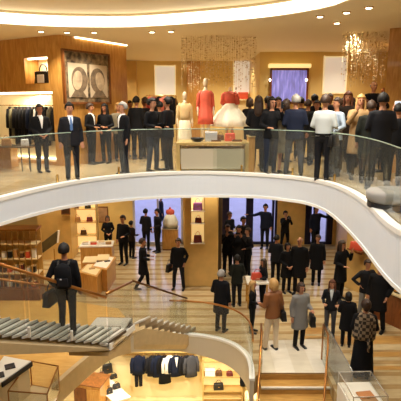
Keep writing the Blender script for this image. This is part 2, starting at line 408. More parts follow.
# round-cornered column
cl = [on_z(184, 287, 0), on_z(218, 287, 0)]
CXL, CXR, CY = cl[0].x, cl[1].x, cl[0].y
struct('wall_column', box(((CXL + CXR) / 2, CY + .5, 2.07), (CXR - CXL, 1.0, 4.15), bev=.05), GOLDP, 'square gold column with a lit niche')
wallbox('trim_15', CXR - .01, CXR + .12, CY + .1, CY + 1.0, 0, 4.1, mat('column_side_shade', hexc(60, 44, 26), .4), 'dark strip painted as the shaded right side of the gold column')  # dark strip stands in for shade on the column's right side

# ------------------------------------------------------------------ lower floor
struct('floor_lower', box((0, 6, ZB - .1), (26, 24, .2)), MARBB, 'pale floor of the lower level')
YL = 15.4
LOWW = mat('lower_wall', hexc(250, 232, 180), .5)
wallbox('wall_back_lower', -13, 13, YL, YL + .2, ZB, -.45, LOWW, 'bright wall of the lower level')
# steps down to the lower level
WSTEP = wood('step_wood', hexc(176, 128, 62), hexc(206, 160, 88), .3, (1, 8, 8))
st = thing('lower_steps', 'wooden steps with white nosings going down from the pale landing', 'stairs', (LA.x, LA.y, 0))
bmW = None
for k in range(8):
    z = -.165 * (k + 1); y0 = -.33 * (k + 1); sh = -.05 * (k + 1)
    w = LB.x - LA.x - sh * .2
    obj('tread', box((w / 2 + sh / 2, y0 + .165, z - .03), (w - sh, .35, .06)), WSTEP, st)
    obj('nosing', box((w / 2 + sh / 2, y0 + .005, z - .018), (w - sh, .045, .045)), WHITE, st)
    obj('riser', box((w / 2 + sh / 2, y0 + .33, z + .066), (w - sh, .02, .135)), WSTEP, st)

# ------------------------------------------------------------------ camera background and colour management
w = bpy.data.worlds.new('World'); bpy.context.scene.world = w; w.use_nodes = True
bg = w.node_tree.nodes['Background']; bg.inputs[0].default_value = (.52, .54, .84, 1); bg.inputs[1].default_value = 2.0
vs = bpy.context.scene.view_settings
vs.view_transform = 'Standard'; vs.look = 'None'; vs.gamma = 1; vs.use_curve_mapping = False; vs.exposure = 0.2
# ------------------------------------------------------------------ balustrade of the upper floor
def lerp(a, b, t): return a + (b - a) * t
def balustrade(name, label, path, h, rail_m, rail_r, panels, rail_thick=None, foot=.0, postm=None, gm=None):
    """glass guard along path (list of base points); panels = number of glass panels"""
    t = thing(name, label, 'balustrade', path[0])
    o0 = Vector(path[0]); P = [Vector(p) - o0 for p in path]
    n = len(P); per = max(1, (n - 1) // panels); i = 0
    while i < n - 1:
        j = min(n - 1, i + per)
        seg = P[i:j + 1]
        # a small gap between panels
        a = seg[0] + (seg[1] - seg[0]) * .04; b = seg[-1] + (seg[-2] - seg[-1]) * .04
        hh = h[i:j + 1] if isinstance(h, list) else [h] * len(seg)
        obj('glass_panel', ribbon(bmesh.new(), [a] + seg[1:-1] + [b], foot, [q - .012 for q in hh], .014), gm or GLASS, t)
        if postm:
            q = seg[0] + (seg[1] - seg[0]) * .12
            obj('clamp', bx(bmesh.new(), q + Vector((0, 0, .10)), (.045, .05, .20), bev=.006), postm, t)
        i = j
    if rail_m:
        obj('handrail', sweep(bmesh.new(), [p + Vector((0, 0, h[k] if isinstance(h, list) else h)) for k, p in enumerate(P)], [rail_r] * n, 8, (0, 0, 1)), rail_m, t, True)
    return t
edge = [p + Vector((0, 0, 0)) for p in U_EDGE]
# set back a little from the rim
def offset(path, d):
    out = []
    for i, p in enumerate(path):
        a = path[max(0, i - 1)]; b = path[min(len(path) - 1, i + 1)]; t = b - a; t.z = 0; t.normalize()
        out.append(p + Vector((-t.y, t.x, 0)) * d)
    return out
balustrade('glass_balustrade', 'long curved frameless glass guard along the edge of the upper floor', offset(edge, .09), 1.06, mat('glass_edge', hexc(150, 170, 150), .2, spec=.8), (.011, .011), 9, postm=BRASS)
# ------------------------------------------------------------------ turning staircase on the left
STONE = mat('tread_stone', hexc(214, 208, 196), .3, noise=.08, nscale=3)
GAPSHADE = mat('tread_gap_shade', hexc(84, 66, 46), .4, noise=.15)  # dark brown painted as the shaded gaps between the treads
A1 = on_y(108, 343, 8.76); 
A0 = on_y(0, 335, 7.67)
C0 = on_y(133, 323.5, 10.4); C1 = on_z(187, 334.2, 0) + Vector((0, .02, 0))
stairs = thing('turning_staircase', 'turning staircase of pale stone treads descending from the left to the ground floor', 'stairs', (A1.x, A1.y, 0))
O = Vector((A1.x, A1.y, 0))
def flight(a, b, n, wdir, width, thick0, thick1, rm=None):
    a = Vector(a) - O; b = Vector(b) - O; w = Vector(wdir).normalized() * width
    d = (b - a); rise = d.z / n
    for k in range(n):
        p = lerp(a, b, k / n); q = lerp(a, b, (k + 1) / n); q = Vector((q.x, q.y, 0)); z = a.z + rise * k
        e = (q - Vector((p.x, p.y, 0)))
        s = Vector((p.x, p.y, z - .045))
        obj('tread', prism(bmesh.new(), [s - e * .06, s + e * .86, s + e * .86 + w, s - e * .06 + w], (0, 0, .045)), STONE, stairs)
        obj('riser', prism(bmesh.new(), [s + e * .80 + w * .01 + Vector((0, 0, rise)), s + e * 1.0 + w * .01 + Vector((0, 0, rise)), s + e + w * .99 + Vector((0, 0, rise)), s + e * .8 + w * .99 + Vector((0, 0, rise))], (0, 0, -rise)), rm or GAPSHADE, stairs)
    # sloping body under the treads, with its plastered side
    dn = -.07 if b.z < a.z else -.07
    bot0, bot1 = Vector((0, 0, -thick0)), Vector((0, 0, -thick1)); top = Vector((0, 0, -.10 + min(0, rise)))
    bm = bmesh.new(); P = [a + top, b + top * .8, b + bot1, a + bot0]
    prism(bm, P, w)
    obj('stringer', bm, TAN, stairs)
Aslope = (A1 - A0); AX = A0 - Aslope * .55
flight(AX, A1, 19, (.46, .88, 0), .62, .50, .16)
flight(A1, C0, 2, (-1, .05, 0), .8, .2, .3)
flight(C0, C1, 9, (.72, .69, 0), .34, .66, .46, mat('riser_stone', hexc(176, 156, 124), .4, noise=.2, nscale=4))
# landing slabs between the flights
a = A1 - O; c = C0 - O
obj('landing', prism(bmesh.new(), [a + Vector((0, 0, -.14)), c + Vector((0, 0, -.12)), c + Vector((-.8, .35, -.12)), a + Vector((-.85, .35, -.14))], (0, 0, .05)), STONE, stairs)
obj('landing_edge', prism(bmesh.new(), [a + Vector((.015, 0, -.02)), c + Vector((.015, 0, -.02)), c + Vector((.015, 0, -.16)), a + Vector((.015, 0, -.16))], (.03, 0, 0)), RIMW, stairs)
def seg(a, b, n): return [lerp(Vector(a), Vector(b), k / n) for k in range(n + 1)]
def inset(a, b, d, n=6):
    a = Vector(a); b = Vector(b); t = (b - a); t.z = 0; t.normalize(); m = Vector((-t.y, t.x, 0)) * d
    return seg(a + m, b + m, n)
near = seg(AX, A1, 8)
balustrade('stair_balustrade', 'bronze-railed glass guard on the near side of the stairs where the backpack man walks', near, [1.52 - .56 * k / 8 for k in range(9)], BRONZE, (.030, .028), 4, postm=WHITE)
balustrade('stair_balustrade', 'short glass guard with bronze handrail rising to the right at the turn of the staircase', seg(A1 + Vector((.01, .02, 0)), C0, 4), 1.03, BRONZE, (.030, .028), 1)
balustrade('stair_balustrade', 'glass guard with dark bronze handrail on the last flight, sloping down to the ground floor', seg(C0 + Vector((.01, .02, 0)), C1, 6), 1.05, mat('dark_bronze', hexc(110, 76, 44), .3, metal=.8), (.026, .026), 2)
wA = Vector((.42, .9, 0)).normalized() * .66
farA = [p + wA for p in seg(AX, A1 - Aslope * .42, 6)]
balustrade('stair_balustrade', 'thin-railed glass guard on the far side of the stairs behind the backpack man', farA, .72, BRONZE, (.022, .022), 2)
# guard along the curved edge of the ground floor
cv = [Vector((p.x, p.y, 0)) for p in e2[8:]]
cv = offset(cv, -.0)
balustrade('curved_balustrade', 'curved glass guard with a bronze handrail above the off-white ground floor edge', cv, .98, BRONZE, (.028, .026), 3)
# handrails of the lower steps
def rail(name, label, pts, r, m, glassm=None, h=.95):
    t = thing(name, label, 'handrail', pts[0]); o0 = Vector(pts[0])
    P = [Vector(p) - o0 for p in pts]
    obj('handrail', sweep(bmesh.new(), P, [r] * len(P), 8, (0, 0, 1)), m, t, True)
    obj('newel', sweep(bmesh.new(), [P[0] + Vector((0, 0, -h)), P[0]], [.022, .022], 8), m, t, True)
    if glassm: obj('glass_panel', ribbon(bmesh.new(), [p + Vector((0, 0, -h)) for p in P], 0, h - .02, .014), glassm, t)
    return t
L0 = Vector((LA.x - .03, LA.y + .05, .95))
pts = [L0 + Vector((.06, .55, 0)), L0 + Vector((.02, .1, .0))] + [L0 + Vector((-.055 * k, -.33 * k, -.165 * k)) for k in range(1, 7)]
rail('stair_handrail', 'bronze handrail with glass down the left side of the wooden steps', pts, (.028, .026), BRONZE, GLASS)
R0 = Vector((LB.x + .02, LB.y + .6, .95))
pts = [R0, R0 + Vector((-.03, -.55, 0))] + [R0 + Vector((-.03 - .10 * k, -.6 - .33 * k, -.165 * k)) for k in range(1, 7)]
rail('stair_handrail', 'bronze handrail with glass down the right side of the wooden steps', pts, (.028, .026), BRONZE, GLASS)
g0 = Vector((LB.x + .10, LB.y + .62, 0))
GREYGL = glass('grey_reflect_glass', (.86, .88, .9), .22, .10, (.62, .64, .66))  # grey reflections put into the glass as tint and diffuse haze
g = [g0 + Vector((.0, -.3 * k, 0)) for k in range(8)]
balustrade('glass_screen', 'greyish glass guard between the wooden steps and the display case', g, .92, mat('steel_edge', hexc(170, 172, 172), .25, metal=.7), (.012, .012), 2, gm=GREYGL)
# ------------------------------------------------------------------ upper floor fittings
def p_at(u, Y, z): return on_y(u, 100, Y).x * 1.0, Y, z
def xat(u, Y, z):
    """x of column u at depth Y and height z"""
    dep = Y * CP - (z - EYE) * SP; return (u - 200.5) / F * dep
def zat(v, Y): return on_y(200, v, Y).z
# white illuminated panels and the screen
PANEL = mat('lit_panel', hexc(214, 206, 190), .5, emit=hexc(235, 225, 205), estr=.42)
PFR = mat('panel_frame_light', hexc(250, 235, 195), .4, emit=hexc(255, 235, 180), estr=.35)
def lit_panel(u0, u1, v0, v1, Y, label):
    x0, x1, z0, z1 = on_y(u0, v0, Y).x, on_y(u1, v0, Y).x, zat(v1, Y), zat(v0, Y)
    t = thing('wall_panel', label, 'panel', ((x0 + x1) / 2, Y, z0), 0, 'pale lit wall panels')
    w, h = x1 - x0, z1 - z0
    obj('panel', box((0, -.02, h / 2), (w, .03, h)), PANEL, t)
    bm = bmesh.new()
    for sx in (-1, 1): bx(bm, (sx * (w / 2 + .02), -.025, h / 2), (.045, .05, h + .08))
    for z in (0, h): bx(bm, (0, -.025, z), (w, .05, .045))
    obj('frame', bm, PFR, t)
lit_panel(155.5, 174.5, 66, 95, 20.8, 'tall pale lit panel on the back wall left of the bead curtain')
lit_panel(234.5, 256.5, 60, 93, 20.8, 'pale lit panel seen through the right edge of the left bead curtain')
lit_panel(325, 346.5, 57, 93, 17.2, 'pale lit panel on the wall right of the video screen')
# video screen
def screen_mat():
    m = mat('screen_image', (.2, .2, .5), .3); nt = m.node_tree; b = nt.nodes['Principled BSDF']; L = nt.links.new
    tc = nt.nodes.new('ShaderNodeTexCoord'); mp = nt.nodes.new('ShaderNodeMapping'); mp.inputs['Scale'].default_value = (9, 1, 1.4)
    n = nt.nodes.new('ShaderNodeTexNoise'); n.inputs['Scale'].default_value = 1.6; n.inputs['Detail'].default_value = 4
    r = nt.nodes.new('ShaderNodeValToRGB'); e = r.color_ramp.elements
    e[0].position = .32; e[0].color = (*hexc(62, 62, 120), 1); e[1].position = .72; e[1].color = (*hexc(180, 170, 220), 1)
    x = r.color_ramp.elements.new(.52); x.color = (*hexc(110, 106, 184), 1)
    L(tc.outputs['Object'], mp.inputs[0]); L(mp.outputs[0], n.inputs['Vector']); L(n.outputs['Fac'], r.inputs[0]); L(r.outputs[0], b.inputs['Emission Color']); b.inputs['Emission Strength'].default_value = .75
    return m
Y = 17.2; x0, x1, z0, z1 = on_y(270, 80, Y).x, on_y(307.5, 80, Y).x, zat(103, Y), zat(69, Y)
t = thing('video_screen', 'large violet-blue video screen glowing on the wall behind the crowd', 'screen', ((x0 + x1) / 2, Y, z0))
w, h = x1 - x0, z1 - z0
obj('display', box((0, -.10, h / 2), (w - .1, .02, h - .1)), screen_mat(), t)
bm = bmesh.new()
for sx in (-1, 1): bx(bm, (sx * (w / 2 - .02), -.06, h / 2), (.07, .12, h))
for z in (0, h): bx(bm, (0, -.06, z), (w, .12, .06))
obj('frame', bm, OAKD, t)
obj('light_cornice', box((0, -.10, h + .10), (w + .14, .2, .13), bev=.02), mat('cornice_glow', hexc(250, 225, 165), .4, emit=hexc(255, 226, 150), estr=.8), t)
for u, lab in ((270, 'small glowing wall lamp at the left edge of the video screen'), (306.5, 'small glowing wall lamp at the right edge of the video screen')):
    p = on_y(u, 80, Y - .22)
    s = thing('wall_lamp', lab, 'lamp', p, 0, 'wall lamps by the screen')
    obj('shade', ball(bmesh.new(), (0, 0, 0), (.035, .035, .045)), LENS, s, True)
    obj('arm', sweep(bmesh.new(), [(0, .04, -.05), (0, .14, -.09), (0, .2, -.09)], [.012] * 3, 6), BRASS, s)
# large picture on the wood wall: two pale portraits in a dark leafy surround
def leafy():
    m = mat('leafy_print', (.05, .04, .03), .6); nt = m.node_tree; b = nt.nodes['Principled BSDF']; L = nt.links.new
    tc = nt.nodes.new('ShaderNodeTexCoord'); n = nt.nodes.new('ShaderNodeTexVoronoi'); n.inputs['Scale'].default_value = 9
    n2 = nt.nodes.new('ShaderNodeTexNoise'); n2.inputs['Scale'].default_value = 7; n2.inputs['Detail'].default_value = 5
    r = nt.nodes.new('ShaderNodeValToRGB'); e = r.color_ramp.elements
    e[0].position = .35; e[0].color = (*hexc(48, 36, 28), 1); e[1].position = .7; e[1].color = (*hexc(150, 128, 96), 1)
    L(tc.outputs['Object'], n2.inputs['Vector']); L(n2.outputs['Fac'], r.inputs[0]); L(r.outputs[0], b.inputs['Base Color'])
    return m
def K(s, z, d=0.): return K0 + dp * s - npz * d + Vector((0, 0, z - ZC))
def s_on_poster(u):
    return min((abs(200.5 + F * (K(k / 300, ZU + 2.4).x / (K(k / 300, ZU + 2.4).y * CP - (ZU + 2.4 - EYE) * SP)) - u), k / 300) for k in range(0, int(LP * 300)))[1]
ps0, ps1 = s_on_poster(62.5), s_on_poster(108)
pc = K((ps0 + ps1) / 2, ZU)
ang = math.atan2(dp.y, dp.x)
t = thing('framed_picture', 'large dark framed picture with two pale portraits on the wood wall', 'picture', pc, ang)
w = ps1 - ps0; zt = zat(52.5, pc.y) - ZU; zb = zat(103, pc.y) - ZU; h = zt - zb
obj('print', box((0, -.03, (zt + zb) / 2), (w, .04, h)), leafy(), t)
fr = bmesh.new()
for sx in (-1, 1): bx(fr, (sx * w / 2, -.04, (zt + zb) / 2), (.05, .08, h + .05))
for z in (zt, zb): bx(fr, (0, -.04, z), (w, .08, .05))
obj('frame', fr, OAKD, t)
PAPER = mat('portrait_paper', hexc(196, 178, 152), .6); INK = mat('portrait_ink', hexc(110, 92, 72), .7, noise=.35, nscale=9); SKINP = mat('portrait_skin', hexc(172, 150, 122), .7, noise=.28, nscale=7)
for sx, hairside in ((-.22, -1), (.24, 1)):
    pw, ph = w * .40, h * .66; cx = sx * w; cz = zb + h * .44
    po = obj('portrait', box((cx, -.055, cz), (pw, .012, ph)), PAPER, t)
    bm = lathe(bmesh.new(), [(.01, 0), (1, 0), (1, .01), (.01, .01)], n=20)
    bmesh.ops.transform(bm, matrix=Matrix.Translation((cx - hairside * .03 * w, -.062, cz + .02)) @ Matrix.Rotation(PI / 2, 4, 'X') @ Matrix.Diagonal((pw * .42, ph * .38, .6, 1)), verts=bm.verts)
    obj('hair_shape', bm, INK, po)
    bm = lathe(bmesh.new(), [(.01, 0), (1, 0), (1, .01), (.01, .01)], n=20)
    bmesh.ops.transform(bm, matrix=Matrix.Translation((cx + hairside * .02 * w, -.07, cz + .0)) @ Matrix.Rotation(PI / 2, 4, 'X') @ Matrix.Rotation(.25 * hairside, 4, 'Z') @ Matrix.Diagonal((pw * .25, ph * .29, .6, 1)), verts=bm.verts)
    obj('face_shape', bm, SKINP, po)
    obj('shoulder_shape', prism(bmesh.new(), [(cx - pw * .42, -.062, cz - ph * .49), (cx + pw * .42, -.062, cz - ph * .49), (cx + pw * .2, -.062, cz - ph * .3), (cx - pw * .2, -.062, cz - ph * .3)], (0, -.006, 0)), INK, po)

# hanging bead curtains of small gold plates (nobody could count them)
BEAD = mat('bead_gold', hexc(236, 216, 174), .5); BEAD2 = mat('bead_bronze', hexc(206, 176, 122), .45, metal=.1)
def bead_curtain(u0, u1, Y, vbot, dens, label, seed):
    rnd = random.Random(seed); bm = bmesh.new()
    x0, x1 = on_y(u0, 60, Y).x, on_y(u1, 60, Y).x; zb = zat(vbot, Y)
    nx = int((x1 - x0) / .06); rows = [0, .14, .28]
    for dy in rows:
        for i in range(nx):
            x = x0 + (i + rnd.random() * .5 + .2) * (x1 - x0) / nx; y = Y + dy + rnd.uniform(-.05, .05)
            ze = zb + rnd.random() ** 2 * 1.0
            z = ZC - .02 - rnd.random() * .1
            bx(bm, (x, y, (ZC + ze) / 2), (.003, .003, ZC - ze))
            while z > ze:
                frac = (ZC - z) / (ZC - zb)
                if rnd.random() < dens * (1 - .7 * frac):
                    s = rnd.uniform(.022, .042)
                    bx(bm, (x, y, z), (s, .004, s * .8), rz=rnd.uniform(-.9, .9), rx=rnd.uniform(-.3, .3))
                z -= rnd.uniform(.045, .08)
    for f in bm.faces: f.material_index = 1 if rnd.random() < .35 else 0
    o = obj('bead_curtain', bm, [BEAD, BEAD2]); tag(o, label, 'bead curtain', 'hanging bead curtains', 'stuff'); return o
bead_curtain(181, 257, 13.0, 92, .72, 'hanging curtain of small gold plates above the dress display', 3)
bead_curtain(345, 389, 12.3, 88, .66, 'hanging curtain of gold plates at the right near the wood wall', 4)

# ---- long display counter at the balustrade
Y0 = 11.75; XA, XB = xat(176, Y0, ZU + .4), xat(249, Y0, ZU + .4); H = .74; cx = (XA + XB) / 2; cw = XB - XA; cd = .95
t = thing('display_counter', 'long low display counter with gold frame and pale grey front beside the balustrade', 'display table', (cx, Y0 + cd / 2, ZU))
GLD = mat('gold_lacquer', hexc(206, 176, 112), .3, metal=.3)
obj('top', box((0, 0, H - .03), (cw, cd, .06), bev=.008), GLD, t)
for sx in (-1, 1):
    for sy in (-1, 1): obj('leg', box((sx * (cw / 2 - .05), sy * (cd / 2 - .05), (H - .06) / 2), (.09, .09, H - .06), bev=.006), GLD, t)
obj('front_panel', box((0, -cd / 2 + .06, .33), (cw - .22, .03, .50)), mat('grey_board', hexc(188, 176, 150), .5), t)
obj('back_panel', box((0, cd / 2 - .08, .33), (cw - .22, .03, .50)), CREAM, t)
obj('shelf', box((0, 0, .06), (cw - .2, cd - .2, .05)), GLD, t)
Yw = Y0 - .05; wx0, wx1 = xat(248.5, Yw, ZU + .4), xat(255.5, Yw, ZU + .4)
t = thing('end_post', 'brown wooden upright block at the right end of the long display counter', 'wooden block', ((wx0 + wx1) / 2, Yw + .35, ZU))
obj('block', box((0, 0, .43), (wx1 - wx0 - .02, .6, .86), bev=.01), OAK, t); obj('cap', box((0, 0, .87), (wx1 - wx0, .64, .03), bev=.005), GLD, t)
TOPZ = ZU + H
def case(label, cat, name, u0, u1, v0, v1, Y, zb, depth, m, lidm=None):
    x0, x1 = xat(u0, Y, zb), xat(u1, Y, zb); h = zat(v0, Y) - zat(v1, Y)
    t = thing(name, label, cat, ((x0 + x1) / 2, Y + depth / 2, zb)); w = x1 - x0
    obj('body', box((0, 0, h * .42), (w * .96, depth, h * .84), bev=.01), m, t); obj('lid', box((0, 0, h * .91), (w, depth * 1.03, h * .18), bev=.008), lidm or m, t)
    return t
case('pale blue-grey box standing on the display counter under the red dress', 'box', 'gift_box', 205, 217.5, 131.5, 141, 12.0, TOPZ, .28, mat('paper_grey', hexc(205, 205, 212), .5))
def handbag(name, label, loc, rz, w, h, d, m, hm=None, strap=True, group=None, flap=True):
    t = thing(name, label, 'handbag', loc, rz, group)
    bm = bmesh.new(); P = [(-w / 2, 0, .0), (-w / 2 * 1.0, 0, 0)]
    q = [(-w / 2, -d / 2, 0), (w / 2, -d / 2, 0), (w / 2 * .86, -d / 4, h), (-w / 2 * .86, -d / 4, h)]
    v = [bm.verts.new(c) for c in [(-w / 2, -d / 2, 0), (w / 2, -d / 2, 0), (w / 2, d / 2, 0), (-w / 2, d / 2, 0), (-w * .44, -d * .3, h), (w * .44, -d * .3, h), (w * .44, d * .3, h), (-w * .44, d * .3, h)]]
    for f in ((0, 3, 2, 1), (4, 5, 6, 7), (0, 1, 5, 4), (1, 2, 6, 5), (2, 3, 7, 6), (3, 0, 4, 7)): bm.faces.new([v[k] for k in f])
    bmesh.ops.bevel(bm, geom=bm.edges[:], offset=min(w, d, h) * .12, segments=2, affect='EDGES', profile=.5)
    obj('body', bm, m, t, True)
    if flap:
        f = obj('flap', box((0, -d * .40, h * .72), (w * .86, d * .10, h * .42), bev=.006), m, t)
        obj('clasp', box((0, -d * .47, h * .54), (w * .14, d * .05, h * .10), bev=.003), BRASS, f)
    if strap:
        a = [(w * .26 * math.cos(PI * k / 8), 0, h * .97 + h * .55 * math.sin(PI * k / 8)) for k in range(9)]
        obj('handle', sweep(bmesh.new(), a, [max(.007, w * .03)] * 9, 6, (0, 1, 0)), hm or m, t, True)
    return t
RED = mat('coral_leather', hexc(214, 84, 58), .4); BLK = mat('black_leather', (.012, .011, .011), .35); BRN = mat('brown_leather', hexc(96, 62, 36), .4)
TANL = mat('tan_leather', hexc(176, 130, 80), .45); PURP = mat('purple_leather', hexc(160, 96, 150), .45); BURG = mat('burgundy_leather', hexc(110, 36, 36), .4)
handbag('handbag', 'coral red handbag on the display counter below the white gown', (xat(230, 12.1, TOPZ), 12.15, TOPZ), .1, .27, .20, .14, RED)
handbag('handbag', 'small dark brown handbag beside the coral bag on the display counter', (xat(220.5, 12.4, TOPZ), 12.45, TOPZ), -.2, .19, .14, .11, BRN)
t = thing('bowl', 'black round bowl hanging low at the front of the display counter', 'bowl', (xat(197.5, Y0 + .22, TOPZ), Y0 + .2, TOPZ)); 
t['label'] = 'black round bowl at the front left of the long display counter'
obj('bowl_body', lathe(bmesh.new(), [(.07, 0), (.13, .025), (.17, .075), (.175, .10), (.16, .10), (.12, .04), (.05, .02)]), BLK, t, True); obj('foot_ring', lathe(bmesh.new(), [(.075, -.0), (.07, .012)]), BLK, t)
for u, lab in ((216, 'small tan tray on the display counter left of its centre'), (237, 'small tan tray at the right end of the display counter')):
    t = thing('tray', lab, 'tray', (xat(u, Y0 + .2, TOPZ), Y0 + .2, TOPZ), 0, 'tan trays')
    obj('base', box((0, 0, .012), (.24, .18, .024), bev=.006), TANL, t); bm = bmesh.new()
    for sx in (-1, 1): bx(bm, (sx * .115, 0, .035), (.012, .18, .03)); bx(bm, (0, sx * .085, .035), (.22, .012, .03))
    obj('border', bm, BRN, t)
# ---- dress forms
PLINTH = mat('plinth_wood', hexc(120, 88, 54), .4)
def torso_secs(): return [(1.00, .165, .11), (1.06, .14, .095), (1.13, .125, .09), (1.22, .15, .11), (1.30, .165, .12), (1.38, .165, .10), (1.44, .12, .075), (1.49, .055, .055), (1.56, .05, .05)]
def dress_form(name, label, loc, rz, plinth, dress, m, m2=None, head=True, arms=True, skirt=None, formm=None, ph_m=None, sc=.84):
    t = thing(name, label, 'mannequin', loc, rz)
    fm = formm or mat('form_ivory', hexc(232, 214, 186), .4)
    if plinth > 0:
        obj('plinth', box((0, 0, plinth / 2), (.46, .46, plinth), bev=.008), ph_m or PLINTH, t)
    z = plinth; bm = bmesh.new()
    S = torso_secs(); sweep(bm, [(0, 0, z + s[0]) for s in S], [(s[1], s[2]) for s in S], 14)
    if head:
        sweep(bm, [(0, -.01, z + k) for k in (1.55, 1.60, 1.66, 1.72, 1.76)], [(.045, .05), (.065, .08), (.075, .092), (.066, .085), (.035, .05)], 12)
    if arms:
        for sx in (-1, 1): sweep(bm, [(sx * .16, 0, z + 1.40), (sx * .235, .02, z + 1.15), (sx * .25, -.06, z + .92), (sx * .25, -.08, z + .82)], [.045, .036, .026, .02], 8)
    for sx in (-1, 1): sweep(bm, [(sx * .08, 0, z + .98), (sx * .085, 0, z + .5), (sx * .085, .02, z + .08)], [.075, .05, .034], 8); 
    for sx in (-1, 1): sweep(bm, [(sx * .085, .03, z + .03), (sx * .09, -.13, z + .015)], [(.03, .03), (.028, .015)], 8)
    obj('form', bm, fm, t, True)
    obj('dress', dress(z), m, t, True)
    if skirt: obj('skirt', skirt(z), m2, t, True)
    t.scale = (sc, sc, 1)
    return t
def frill(z, secs, n=48, amp=.0, k=9, seed=1):
    bm = bmesh.new(); rnd = random.Random(seed); rings = []
    ph = rnd.random() * 6
    for i, (h, rx, ry) in enumerate(secs):
        a = amp * i / max(1, len(secs) - 1)
        rings.append([bm.verts.new(((rx * (1 + a * math.sin(k * 2 * PI * j / n + ph + .3 * i))) * math.cos(2 * PI * j / n), (ry * (1 + a * math.sin(k * 2 * PI * j / n + ph + .3 * i))) * math.sin(2 * PI * j / n), z + h)) for j in range(n)])
    for A, B in zip(rings, rings[1:]):
        for j in range(n): bm.faces.new((A[j], A[(j + 1) % n], B[(j + 1) % n], B[j]))
    bm.faces.new(rings[0]); bm.faces.new(rings[-1][::-1]); return bm
def with_sleeves(bm, z, l=.22, r=.068):
    for sx in (-1, 1): sweep(bm, [(sx * .13, 0, z + 1.42), (sx * .2, .01, z + 1.36), (sx * .24, .02, z + 1.36 - l)], [.06, r, r * .95], 10)
    return bm
CORAL = mat('coral_fabric', hexc(226, 98, 74), .6, noise=.06, nscale=12); IVORY = mat('ivory_tulle', hexc(250, 244, 222), .6, noise=.05, nscale=14); BEIGEF = mat('beige_fabric', hexc(216, 190, 140), .6, noise=.06)
def z_for(v, Y): return zat(v, Y) - ZU
# red dress: neck top near v=82, hem near v=119
Yd = 12.72
pl = z_for(78.5, Yd) - 1.76
dress_form('mannequin', 'mannequin in a short coral red dress behind the display counter', (xat(205.5, Yd, ZU + 2), Yd, ZU), .15, pl,
           lambda z: with_sleeves(frill(z, [(1.46, .09, .075), (1.40, .185, .12), (1.28, .19, .14), (1.12, .17, .13), (.98, .20, .15), (.80, .235, .18), (.60, .25, .19)], amp=.03), z, .40), CORAL)
pl2 = z_for(90, 13.0) - 1.50
dress_form('mannequin', 'headless mannequin in a coral top and full white gown skirt', (xat(226.5, 13, ZU + 2) + .1, 13.1, ZU), -.2, pl2,
           lambda z: with_sleeves(frill(z, [(1.47, .08, .07), (1.40, .19, .12), (1.28, .195, .14), (1.14, .16, .12)]), z, .22, .085), CORAL, IVORY, head=False,
           skirt=lambda z: frill(z, [(1.16, .15, .12), (1.08, .22, .19), (.92, .40, .34), (.74, .54, .46), (.55, .64, .54)], amp=.07, k=8))
pl3 = z_for(92, 13.6) - 1.76
dress_form('mannequin', 'mannequin in a beige blouse and cream skirt left of the coral dress', (xat(184.5, 13.6, ZU + 1.6), 13.6, ZU), .2, max(.12, pl3),
           lambda z: with_sleeves(frill(z, [(1.47, .08, .07), (1.40, .19, .12), (1.28, .195, .14), (1.14, .165, .125), (1.0, .19, .15)]), z, .45, .07), BEIGEF, mat('cream_skirt', hexc(250, 240, 212), .6), skirt=lambda z: frill(z, [(1.06, .165, .125), (.9, .21, .17), (.5, .24, .2), (.36, .245, .205)], amp=.03))
# ---- rack of red garments at the back
def garment(t_m, m2=None, kind='jacket'):
    pass
def hanging(name, label, cat, loc, rz, m, length=.78, w=.22, trousers=None, sleeves=True, group=None, shirt=None, d=.09):
    t = thing(name, label, cat, loc, rz, group)
    hk = bmesh.new(); sweep(hk, [(0, 0, 0), (.012, 0, .03), (0, 0, .055), (-.012, 0, .045)], [.004] * 4, 6); sweep(hk, [(-w * .8, 0, -.09), (0, 0, -.01), (w * .8, 0, -.09)], [.008] * 3, 6, (0, 1, 0))
    obj('hanger', hk, OAKD, t)
    bm = bmesh.new(); sweep(bm, [(0, 0, -.02), (0, 0, -.06), (0, 0, -.12), (0, 0, -.35), (0, 0, -length * .7), (0, 0, -length)], [(.05, .05), (w * .6, d * .8), (w, d), (w * .95, d * 1.1), (w * .95, d), (w * 1.05, d * 1.05)], 14, cap=.1)
    obj('garment', bm, m, t, True)
    if sleeves:
        for sx in (-1, 1): obj('sleeve', sweep(bmesh.new(), [(sx * w * .85, 0, -.10), (sx * (w * 1.12), -.02, -.3), (sx * (w * 1.15), -.04, -.62)], [.06, .058, .048], 8), m, t, True)
    if shirt: obj('shirt_front', prism(bmesh.new(), [(-.06, -d * .98, -.05), (.06, -d * .98, -.05), (.0, -d * 1.14, -.42)], (0, -.012, 0)), shirt, t)
    if trousers:
        for sx in (-1, 1): obj('trouser_leg', sweep(bmesh.new(), [(sx * .07, .03, -length * .8), (sx * .07, .03, -length - .48)], [(.075, .05), (.06, .04)], 8), trousers, t, True)
    return t
def rack(name, label, x0, x1, Y, z, zf, m):
    t = thing(name, label, 'clothes rack', ((x0 + x1) / 2, Y, zf)); w = x1 - x0; h = z - zf
    obj('rail', sweep(bmesh.new(), [(-w / 2, 0, h), (w / 2, 0, h)], [.014, .014], 8, (0, 1, 0)), m, t)
    for sx in (-1, 1): obj('post', sweep(bmesh.new(), [(sx * w / 2, 0, 0), (sx * w / 2, 0, h)], [.016, .016], 8), m, t)
    obj('base_bar', sweep(bmesh.new(), [(-w / 2, 0, .05), (w / 2, 0, .05)], [.014, .014], 8, (0, 1, 0)), m, t)
    return t
Yr = 18.2; zr = zat(95.5, Yr); xr0, xr1 = xat(146, Yr, zr), xat(176, Yr, zr)
rack('clothes_rack', 'metal clothes rack with red and black garments at the back of the upper floor', xr0, xr1, Yr, zr, ZU, BRASS)
